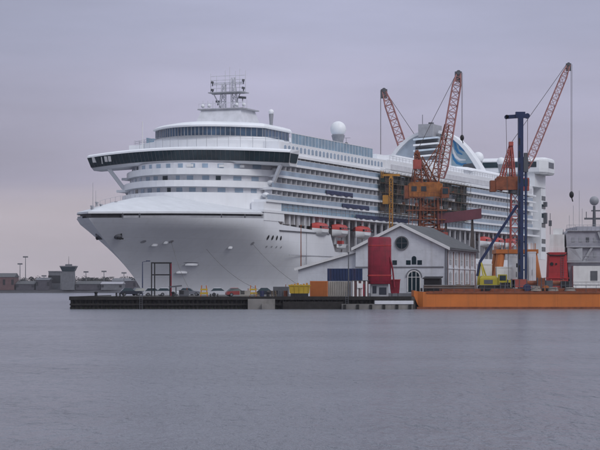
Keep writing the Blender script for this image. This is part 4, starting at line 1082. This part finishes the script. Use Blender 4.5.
gs = thing('grey_ship', 'grey box-built ship with a dark radar mast at the right edge of the photo', 'ship', (X(584,318),318,0))
gx = lambda px, dy=0: X(px,318)-gs.location.x
gz = lambda py: Z(py,318)
q = MB(); rows=[]
for y in (0,18): rows.append([(gx(573),y,-1),(gx(567.5),y,gz(262)),(gx(566),y,gz(233)),(gx(568),y,gz(231)),(gx(640),y,gz(231)),(gx(640),y,-1)])
q.grid(rows,True); q.add(rows[0],[tuple(range(6))]); q.add(rows[-1],[tuple(range(6))]); q.build('superstructure','navygrey',gs)
q = MB(); q.box(gx(579),gx(640),2,16,gz(231),gz(226)); q.build('upper_house','navygrey',gs)
for py0,py1,d_ in ((247.5,246.3,.5),(262.5,261.3,.7),(231.2,230.4,.35)):
    q = MB(); q.box(gx(566),gx(640),-d_,-.003,gz(py0),gz(py1)); q.build('deck_edge','grey',gs)
for k in range(9):
    for py_ in (242,257):
        q = MB(); x_ = gx(571.5)+k*1.15; q.box(x_,x_+.5,-.05,.05,gz(py_),gz(py_-4.5)); q.build('window','recess' if (k*3+int(py_))%4 else 'dgrey',gs)
for py_ in (231,247,262):
    q = MB(); d_ = .45
    for k in range(18): q.tube((gx(566.5)+k*.65,-d_,gz(py_)),(gx(566.5)+k*.65,-d_,gz(py_)+.95),.025,None,4)
    q.path([(gx(566.5),-d_,gz(py_)+.95),(gx(640),-d_,gz(py_)+.95)],.03); q.path([(gx(566.5),-d_,gz(py_)+.5),(gx(640),-d_,gz(py_)+.5)],.02); q.build('railing','grey',gs)
q = MB(); q.bar((gx(583),-.3,gz(262)),(gx(592),-.3,gz(247)),.2,.35); q.bar((gx(604),-.3,gz(247)),(gx(598),-.3,gz(232)),.2,.35); q.build('stairway','grey',gs)
q = MB(); q.add([(gx(567),-.55,gz(261)),(gx(582),-.6,gz(261)),(gx(582),-.52,gz(248)),(gx(574),-.62,gz(249)),(gx(567),-.5,gz(247.5))],[(0,1,2,3,4)]); q.add([(gx(567),-.5,gz(261)),(gx(582),-.55,gz(261)),(gx(582),-.47,gz(248)),(gx(574),-.57,gz(249)),(gx(567),-.45,gz(247.5))],[(0,1,2,3,4)]); q.build('tarpaulin','grey',gs)
q = MB(); q.box(gx(572),gx(640),-1.5,-.1,2.0,gz(266)); lo = q.build('lower_house','wbox',gs)
q = MB(); q.box(gx(589),gx(596),-1.56,-1.48,gz(281),gz(271)); q.build('window','dgrey',lo)
q = MB(); q.box(gx(606),gx(613),-1.56,-1.48,gz(281),gz(271)); q.build('window','dgrey',lo)
q = MB(); q.box(gx(572),gx(640),-1.8,-1.5,gz(288),gz(287)); q.box(gx(572),gx(640),-1.6,-1.5,gz(284.6),gz(284))
for i in range(16): q.tube((gx(573)+i*.65,-1.7,gz(287)),(gx(573)+i*.65,-1.7,gz(281)),.025,None,4)
q.path([(gx(573),-1.7,gz(281)),(gx(640),-1.7,gz(281))],.03); q.build('railing','trim',gs)
q = MB(); q.tube((gx(597),3,gz(226)),(gx(597),3,gz(205)),.3,.2); q.bar((gx(587),3,gz(218)),(gx(605),3,gz(218)),.25,.3); q.bar((gx(594),3,gz(210)),(gx(606),3,gz(210)),.2); q.tube((gx(589),3,gz(218)),(gx(589),3,gz(211)),.06); mm = q.build('radar_mast','dgrey',gs)
q = MB(); q.sphere((gx(597),3,gz(200)),.75,14,9); q.build('radome','recess',mm,True)
q = MB()
for px_,py_ in ((575,205),(581,190),(584,208),(571,215)): q.tube((gx(px_),2,gz(230)),(gx(px_),2,gz(py_)),.03,None,4)
q.build('antenna','grey',gs)

# containers and clutter on quay
def container(px0, px1, py0, py1, Y, m, label, nm='shipping_container', dep=2.4, ribs=12, z0=None):
    x0, x1 = X(px0,Y), X(px1,Y); zb = QZ if z0 is None else z0; h = Z(py0,Y)-zb; w = x1-x0
    o = thing(nm, label, 'container', (x0+w/2,Y,zb), 0, 'steel containers on the quay')
    q = MB(); q.box(-w/2+.06,w/2-.06,.05,dep-.05,.12,h-.1)
    for i in range(ribs):
        xx = -w/2+.2+(w-.4)*i/(ribs-1); q.box(xx-.07,xx+.07,-.08,.05,.15,h-.12)
    bdy = q.build('body',m,o)
    q = MB()
    for xx in (-w/2,w/2-.12):
        for yy in (0,dep-.12): q.box(xx,xx+.12,yy-.02,yy+.12,0,h)
    q.box(-w/2+.12,w/2-.12,-.015,.1,0,.14); q.box(-w/2+.12,w/2-.12,-.015,.1,h-.12,h-.005); q.build('frame',m,o)
    return o
container(310,328,281,0,301,'orange','orange steel container on the quay between the yellow skip and the beige one')
container(328.4,351,281.2,0,302,'beige','beige steel container directly under the blue one')
zt_ = Z(281.2,302)
container(327.5,362.5,268.5,0,302.3,'cblue','dark blue steel container stacked on the beige one', z0=zt_+.02)
# striped hut carrying right end of blue container
ht = thing('striped_hut', 'small red and white striped hut with a white sign, left of the crimson silo', 'hut', (X(360.5,301),301,QZ))
q = MB(); q.box(-1.25,1.2,.1,2.4,0,2.38); q.build('wall','fbrick',ht)
q = MB()
for i in range(4): q.box(-1.2+i*.66,-.95+i*.66,.03,.1,0,2.36)
q.build('stripe','trim',ht)
q = MB(); q.box(-.5,.35,-.12,.02,1.3,2.0); q.tube((-.05,-.05,0),(-.05,-.05,1.3),.04); q.build('sign','trim',ht)
q = MB(); q.box(.05,.6,.04,.09,.1,1.9); q.build('door','crimson',ht)
q = MB(); q.box(-1.35,1.3,0,2.5,2.381,2.46); q.build('roof','dgrey',ht)
# crimson silo
si = thing('silo', 'tall crimson steel silo on a grey base in front of the gable', 'silo', (X(379.5,303),303,QZ))
q = MB(); n=20; ring=lambda r,z:[(1.75*r*math.copysign(abs(math.cos(2*math.pi*i/n))**.3,math.cos(2*math.pi*i/n)),1.7*r*math.copysign(abs(math.sin(2*math.pi*i/n))**.3,math.sin(2*math.pi*i/n)),z) for i in range(n)]
q.grid([ring(.97,1.9),ring(1,2.0),ring(1,8.7),ring(.9,9.0)],True); q.add(ring(.9,9.0),[tuple(range(n))]); q.add(ring(.97,1.9),[tuple(range(n))]); q.build('tank','crimson',si,True)
q = MB(); q.grid([ring(1.015,3.05),ring(1.03,3.1),ring(1.03,3.25),ring(1.015,3.3)],True); q.grid([ring(1.01,7.6),ring(1.02,7.7),ring(1.01,7.8)],True); q.build('band','redhull',si)
q = MB(); q.box(-1.35,1.3,-1.2,1.2,0,1.9); q.build('base','grey',si)
q = MB(); q.box(-.1,1.0,-1.25,-1.19,.3,1.4); q.box(-1.1,-.5,-1.25,-1.19,.5,1.6); q.build('hatch','cdark',si)
q = MB(); q.path([(1.5,-1.6,6.0),(1.9,-1.7,4.2),(2.0,-1.6,3.3),(2.2,-1.6,1.4)],.12,8); q.build('hose','crimson',si)
bn = thing('red_bin', 'squat crimson steel bin at the foot of the crimson silo', 'bin', (X(395,302.5),302.5,QZ))
q = MB(); q.hexa([(-.6,-.7,.5),(.6,-.7,.5),(.6,.7,.5),(-.6,.7,.5)],[(-.85,-.9,2.5),(.75,-.9,2.5),(.75,.9,2.5),(-.85,.9,2.5)]); q.build('body','crimson',bn)
q = MB(); q.box(-.92,.82,-.97,.97,2.5,2.6); q.build('rim','redhull',bn)
for xx in (-.5,.4):
    q = MB(); q.box(xx,xx+.12,-.6,.6,0,.5); q.build('leg','dgrey',bn)
# yellow skip
sk = thing('skip', 'yellow waste skip on dark supports at the edge of the wharf', 'skip', (X(299.5,298),298,QZ))
q = MB(); q.hexa([(-1.45,-.9,.5),(1.45,-.9,.5),(1.45,.9,.5),(-1.45,.9,.5)],[(-1.6,-1,1.75),(1.6,-1,1.75),(1.6,1,1.75),(-1.6,1,1.75)]); q.box(-1.65,1.65,-1.06,-.98,1.6,1.78)
for i in range(5): q.bar((-1.35+i*.67,-.94,.5),(-1.45+i*.72,-1.04,1.7),.09)
q.build('body','yellow',sk)
q = MB(); q.box(-1.3,1.3,-.9,.9,0,.5); q.build('support','black',sk)
q = MB(); 
for i in range(6): q.box(-1.3+i*.45,-1.0+i*.45,-.5,.5,1.6,1.85+.1*(i%3))
q.build('rubble','ochre',sk)
# little concrete block stacks, barrels, bollards
for px, lab in ((96,'black iron bollard alone near the left end of the wharf'),(173,'black iron bollard between the gantry frame and first orange marker'),(268,'black iron bollard above the concrete landing')):
    o = thing('bollard', lab, 'bollard', quay_pt(px,297), 0, 'mooring bollards on the quay edge')
    q = MB(); q.tube((0,0,0),(0,0,.55),.24,.18,12); q.build('post','black',o); q = MB(); q.sphere((0,0,.62),.3,12,7,.6); q.build('cap','black',o)
for px, lab, m in ((281,'dark oil drum standing left of the yellow skip','dgrey'),(285.5,'rusty oil drum next to the yellow skip','rust'),(262,'dark blue oil drum behind the landing','cblue')):
    o = thing('oil_drum', lab, 'drum', quay_pt(px,299), 0, 'oil drums on the quay')
    q = MB(); q.tube((0,0,0),(0,0,.9),.3,None,14); q.build('barrel',m,o)
    q = MB(); q.tube((0,0,.28),(0,0,.34),.32,None,14); q.tube((0,0,.6),(0,0,.66),.32,None,14); q.build('hoop',m,o)
for px, Y, n_, m, lab in ((272,300,6,'plank','stack of wooden pallets between the landing and the oil drums'),(258,301,4,'plank','low stack of wooden pallets above the concrete landing'),(214,300,3,'timber','low stack of dark pallets right of the left orange marker frame'),(120,303,4,'timber','dark pallet stack at the left end of the wharf')):
    o = thing('pallet_stack', lab, 'pallets', quay_pt(px,Y), random.uniform(-.15,.15), 'pallet stacks on the quay')
    for k in range(n_):
        q = MB(); dx = random.uniform(-.06,.06)
        for j in range(5): q.box(-.6+dx,.6+dx,-.5+j*.22,-.36+j*.22,k*.15+.11,k*.15+.14)
        for j in range(3): q.box(-.6+dx+j*.55,-.5+dx+j*.55,-.5,.52,k*.15,k*.15+.11)
        q.build('pallet',m,o)
for px, Y, w, h, m, lab in ((281,303,2.4,1.5,'dgrey','dark grey generator box behind the oil drums'),(245,306,1.6,.9,'beige','pale generator box between the red car and the right marker'),(184,303,1.5,1.0,'dgrey','dark generator box right of the quay davit')):
    o = thing('generator', lab, 'generator', quay_pt(px,Y), 0, 'generators on the quay')
    q = MB(); q.box(-w/2,w/2,-.5,.5,.15,h); q.box(-w/2+.1,w/2-.1,-.45,.45,0,.15); q.build('case',m,o)
    q = MB()
    for j in range(5): q.box(-w/2+.15,-w/2+.75,-.53,-.5,.35+j*.12,.42+j*.12)
    q.box(-w/2+.13,-w/2+.17,-.53,-.5,.3,1.0); q.build('grille','black',o)
    q = MB(); q.tube((w*.3,0,h),(w*.3,0,h+.35),.06); q.build('exhaust','rust',o)
# orange markers
for px, Y, lab in ((204,304,'orange and yellow marker post with blue-green flag, left one'),(253,306,'orange and yellow marker frame beside the red car, right one')):
    o = thing('marker_frame', lab, 'marker', quay_pt(px,Y), 0, 'orange marker frames on the quay')
    q = MB()
    for xx in (-.5,.5): q.bar((xx,0,0),(xx*.7,0,1.7),.14)
    q.build('post','orange',o)
    q = MB(); q.box(-.62,.62,-.09,.09,.35,.65); q.box(-.55,.55,-.09,.09,.95,1.2); q.build('board','yellow',o)
# gantry frame
gf = thing('gantry_frame', 'black and red steel portal frame standing on the quay before the ship bow', 'gantry', quay_pt(161,318))
for (xx, yy, m) in ((-1.5,0,'black'),(1.6,0,'crimson'),(-1.2,2.6,'black'),(1.25,2.6,'black')):
    q = MB(); q.bar((xx,yy,0),(xx,yy,5.3),.18); q.build('post',m,gf)
q = MB(); q.bar((-1.6,0,5.3),(1.7,0,5.3),.2); q.bar((-1.3,2.6,5.3),(1.35,2.6,5.3),.2); q.bar((-1.5,0,5.3),(-1.2,2.6,5.3),.16); q.bar((1.6,0,5.3),(1.25,2.6,5.3),.16); q.bar((-1.5,0,3.4),(1.6,0,3.4),.2); q.build('beam','black',gf)
# tripod / barrier things at left: small davit
dv_ = thing('quay_davit', 'small dark davit arm on the quay right of the portal frame', 'davit', quay_pt(176,306))
q = MB(); q.tube((0,0,0),(0,0,1.5),.1); q.build('post','dgrey',dv_); q = MB(); q.bar((-1.1,0,1.45),(.9,0,1.65),.22); q.build('arm','dgrey',dv_)

# cars
def make_car(px, Y, rz, m, label, L_=4.0):
    o = thing('parked_car', label, 'car', quay_pt(px,Y), rz, 'cars parked on the quay'); o.scale = (.94,.94,.9)
    hw = .85; l = L_/2
    q = MB(); rows=[]
    for y, i in ((-hw,.96),(-hw*.98,1),(hw*.98,1),(hw,.96)):
        rows.append([(-l*i,y,.3),(-l*i,y,.62),(-l*.93,y,.86),(-l*.45,y,.92),(l*.3,y,.92),(l*.9,y,.82),(l*i,y,.6),(l*i,y,.3)])
    q.grid(rows); q.add(rows[0],[tuple(range(8))]); q.add(rows[-1],[tuple(range(8))]); q.add([r[0] for r in rows]+[r[-1] for r in rows][::-1],[tuple(range(8))]); q.build('body',m,o)
    q = MB(); q.hexa([(-l*.9,-.78,.85),(l*.32,-.78,.9),(l*.32,.78,.9),(-l*.9,.78,.85)],[(-l*.62,-.6,1.42),(-.02*l,-.6,1.42),(-.02*l,.6,1.42),(-l*.62,.6,1.42)]); q.build('window','glass',o)
    q = MB(); q.hexa([(-l*.64,-.62,1.41),(0,-.62,1.41),(0,.62,1.41),(-l*.64,.62,1.41)],[(-l*.58,-.55,1.48),(-.08*l,-.55,1.48),(-.08*l,.55,1.48),(-l*.58,.55,1.48)]); q.build('roof',m,o)
    for sx in (-.62,.62):
        for sy in (-1,1):
            q = MB(); q.tube((sx*l,sy*.72,.31),(sx*l,sy*.88,.31),.31,None,14); w = q.build('wheel','rubber',o)
            q = MB(); q.tube((sx*l,sy*.87,.31),(sx*l,sy*.9,.31),.18,None,12); q.build('rim','csilver',w)
    for sy in (-.6,.6):
        q = MB(); q.box(l*.97,l*1.003,sy-.17,sy+.17,.55,.7); q.build('headlight','lamp',o)
    return o
make_car(131,332,R(10),'cdark','dark car parked at the left end of the row before the bow')
make_car(142,336,R(25),'csilver','silver grey car second in the row before the bow')
make_car(155,322,R(8),'cwhite','white car parked under the portal frame')
make_car(168,326,R(-10),'cwhite','white car parked just right of the portal frame post')
make_car(221,325,R(5),'cwhite','white car parked between the two orange marker frames')
make_car(238,309,R(12),'cred','red car parked left of the right orange marker frame')
make_car(190,334,R(-6),'csilver','silver grey car parked below the white hull marks')
make_car(268,322,R(0),'cdark','dark car parked right of the orange marker frames')

# lamp posts / poles
def pole(px, Y, ytop, label, m='dgrey', lamp=True):
    o = thing('street_lamp' if lamp else 'flag_pole', label, 'lamp post' if lamp else 'pole', quay_pt(px,Y), 0, 'tall poles on the quay'); h = Z(ytop,Y)-QZ
    q = MB(); q.tube((0,0,0),(0,0,h),.11,.06,8); q.build('post',m,o)
    q = MB()
    if lamp: q.bar((0,0,h),(.9,0,h+.15),.08); q.box(.6,1.3,-.15,.15,h+.1,h+.25); q.build('lamp_head',m,o)
    else: q.sphere((0,0,h+.05),.14,8,6); q.build('cap',m,o)
pole(301,330,226,'tall thin reddish pole against the white hull, left of the lean-to','rust',False)
pole(348.5,300.5,253,'thin dark pole standing in front of the lean-to wall','dgrey',False)
pole(142.5,342,262,'thin lamp post behind the second car before the bow','navy')

# mooring lines
def mline(a, b, sag, label):
    q = MB(); pts = []
    for i in range(15):
        u = i/14; p = Vector(a).lerp(Vector(b),u); p.z -= sag*4*u*(1-u); pts.append(p)
    q.path(pts,.032,5); tag(q.build('mooring_line','rope'), label, 'rope', 'mooring lines of the cruise ship')
mline(sw(25.7,bh(25.7,12.3)+.1,12.3), quay_pt(192,345)+Vector((0,0,.5)), 1.2, 'mooring line slanting down from the upper hull marks to the quay')
mline(sw(48,bh(48,12.3)+.1,12.3), quay_pt(312,352)+Vector((0,0,.5)), 1.0, 'mooring line slanting from the hull below the portholes toward the lean-to')
mline(sw(36,bh(36,11.0)+.1,11.0), quay_pt(268,350)+Vector((0,0,.5)), 1.4, 'mooring line between the other two, reaching the quay behind the dark car')
for px, Y, lab in ((192,345,'black iron bollard in back of the silver car, holding the left mooring line'),(312,352,'black iron bollard behind the orange container, holding the right mooring line'),(268,350,'black iron bollard behind the dark car, holding the middle mooring line')):
    o = thing('bollard', lab, 'bollard', quay_pt(px,Y), 0, 'mooring bollards on the quay edge')
    q = MB(); q.tube((0,0,0),(0,0,.6),.3,.22,12); q.build('post','black',o); q = MB(); q.sphere((0,0,.66),.36,12,7,.6); q.build('cap','black',o)

# ------------------------------------------------------------------ far shore
FY = 1275
def far_house(px0, px1, ytop, yroof, label, m='fgrey', mr_='fgrey', Y=FY, dep=22, gable=True, nwin=6):
    x0, x1 = X(px0,Y), X(px1,Y); w = (x1-x0)/2; g = 2.3; h = Z(ytop,Y)-g; hr = Z(yroof,Y)-g
    o = thing('harbour_building', label, 'building', ((x0+x1)/2,Y,g), 0, 'low harbour buildings on the far shore')
    q = MB(); q.box(-w,w,0,dep,-.5,h); q.build('wall',m,o)
    q = MB()
    if gable: q.hexa([(-w-.4,-.4,h),(-w-.4,dep+.4,h),(-w-.4,dep/2,hr)],[(w+.4,-.4,h),(w+.4,dep+.4,h),(w+.4,dep/2,hr)])
    else: q.box(-w-.2,w+.2,-.2,dep+.2,h,hr)
    q.build('roof',mr_,o)
    for i in range(nwin):
        q = MB(); xx = -w*.85+1.7*w*i/max(1,nwin-1); q.box(xx-.8,xx+.8,-.06,.05,h*.35,h*.8); q.build('window','black',o)
    return o
far_house(-6,14,277,273,'reddish brick shed at the far left edge of the shore','fbrick','slate', nwin=3)
far_house(16,34,284,281,'low dark shed between the brick shed and control tower','fdark','slate', nwin=2)
far_house(36,49,280,277.5,'dark block left of the control tower','fdark','dgrey', nwin=2)
far_house(48.5,60,272,271,'square grey building touching the left side of the control tower','fgrey','fgrey', gable=False, Y=1290)
far_house(76,100,284,281,'long low shed right of the control tower','fdark','slate', nwin=2)
far_house(101,122,284,281.5,'pale roofed shed near the cruise ship bow','fgrey','fpale', nwin=2, Y=1268)
far_house(112,136,281,278,'dark block just left of the cruise ship bow','fdark','fgrey', nwin=2, Y=1300)
ct = thing('control_tower', 'stout harbour control tower with a flared glazed top on the far shore', 'tower', (X(68,1272),1272,2.3))
q = MB(); q.hexa([(-4,0,-.5),(4,0,-.5),(4,8,-.5),(-4,8,-.5)],[(-3.6,0,11.5),(3.6,0,11.5),(3.6,8,11.5),(-3.6,8,11.5)]); q.build('shaft','fgrey',ct)
q = MB(); q.hexa([(-3.8,-.3,11.5),(3.8,-.3,11.5),(3.8,8.3,11.5),(-3.8,8.3,11.5)],[(-5,-1.3,14.2),(5,-1.3,14.2),(5,9.3,14.2),(-5,9.3,14.2)]); q.build('cabin','glass',ct)
q = MB(); q.box(-5.2,5.2,-1.5,9.5,14.2,14.9); q.box(-2,2,2,6,14.9,16); q.build('roof','fgrey',ct)
q = MB(); q.tube((0,4,16),(0,4,21),.18,.1,6); q.build('antenna','dgrey',ct)
for i, (px, yt) in enumerate(((20,264),(25.5,257),(86,272),(104,271.5),(124,273),(44,276))):
    o = thing('light_mast', 'slender light mast on the far shore, tallest of them' if i == 1 else ['slender light mast just left of the tallest one','','slender light mast right of the control tower','slender light mast over the pale roofed shed','slender light mast beside the cruise ship bow','short slender light mast left of the control tower'][i], 'mast', (X(px,1285),1285,2.3), 0, 'light masts on the far shore')
    h = Z(yt,1285)-2.3
    q = MB(); q.tube((0,0,0),(0,0,h),.35,.2,6); q.build('post','fgrey',o); q = MB(); q.box(-1.6,1.6,-.3,.3,h-.4,h+.5); q.build('lamp_head','fgrey',o)
def make_tree(seed):
    random.seed(seed)
    o = thing('tree', 'dark tree among the low buildings on the far shore', 'tree', (0,0,0), 0, 'trees on the far shore')
    q = MB(); q.tube((0,0,-.3),(0,0,4),.35,.2,7)
    for k in range(6):
        a = k*1.05; q.tube((0,0,2.4+k*.3),(2*math.cos(a),2*math.sin(a),4.6+k*.35),.14,.05,5)
    q.build('trunk','bark',o)
    q = MB()
    cl = [(random.gauss(0,1.7),random.gauss(0,1.7),random.uniform(3.2,7.6),random.uniform(.9,1.7)) for _ in range(12)]
    for x,y,z,r in cl:
        for _ in range(34):
            d_ = Vector((random.gauss(0,1),random.gauss(0,1),random.gauss(0,1))).normalized()*r*random.uniform(.5,1.05)
            c = Vector((x,y,z))+d_; a = Vector((random.gauss(0,1),random.gauss(0,1),random.gauss(0,1))).normalized()*.34; b_ = a.orthogonal().normalized()*.24
            q.add([c-a,c+b_,c+a,c-b_],[(0,1,2,3)])
    q.build('crown','leaf',o); return o
tp = [make_tree(11), make_tree(23)]
random.seed(5)
tx = [2,8,15,22,27,31,35,40,45,53,62,74,80,84,87,90,94,97,99,103,108,113,118,123,127,131,135]
for i, px in enumerate(tx):
    o = tp[i] if i < 2 else copy_tree(tp[i%2])
    Y = 1315+random.uniform(-8,25); o.location = (X(px,Y),Y,2.3); s_ = random.uniform(.6,.95); o.scale = (s_*1.7,s_*1.7,s_*1.12); o.rotation_euler.z = random.uniform(0,6)
# distant woodland strip
q = MB(); random.seed(9)
for i in range(2600):
    x = random.uniform(-480,120); y = random.uniform(1500,1560); z = 2.3+abs(random.gauss(0,1))*3.0*(.6+.4*math.sin(x*.03)) 
    c = Vector((x,y,min(z,9))); a = Vector((random.gauss(0,1),random.gauss(0,.4),random.gauss(0,1))).normalized()*1.6; b_ = a.orthogonal().normalized()*1.1
    q.add([c-a,c+b_,c+a,c-b_],[(0,1,2,3)])
tag(q.build('woodland','leaf'), 'low dark line of far-off woodland behind the harbour buildings', 'woodland', kind='stuff')

# ------------------------------------------------------------------ haze
HAZE = 0.00009
if HAZE:
    hm = bpy.data.materials.new('haze_air'); hm.use_nodes = True; nt = hm.node_tree
    nt.nodes.remove(nt.nodes['Principled BSDF']); pv = nt.nodes.new('ShaderNodeVolumePrincipled')
    pv.inputs['Color'].default_value = (0.86, 0.86, 0.95, 1); pv.inputs['Density'].default_value = HAZE; pv.inputs['Anisotropy'].default_value = 0.2
    nt.links.new(pv.outputs[0], nt.nodes['Material Output'].inputs['Volume'])
    q = MB(); q.box(-2600,2600,-400,4600,-4,82)
    hz = q.build('haze', hm); tag(hz, 'thin evening haze over the harbour water', 'haze', kind='stuff')
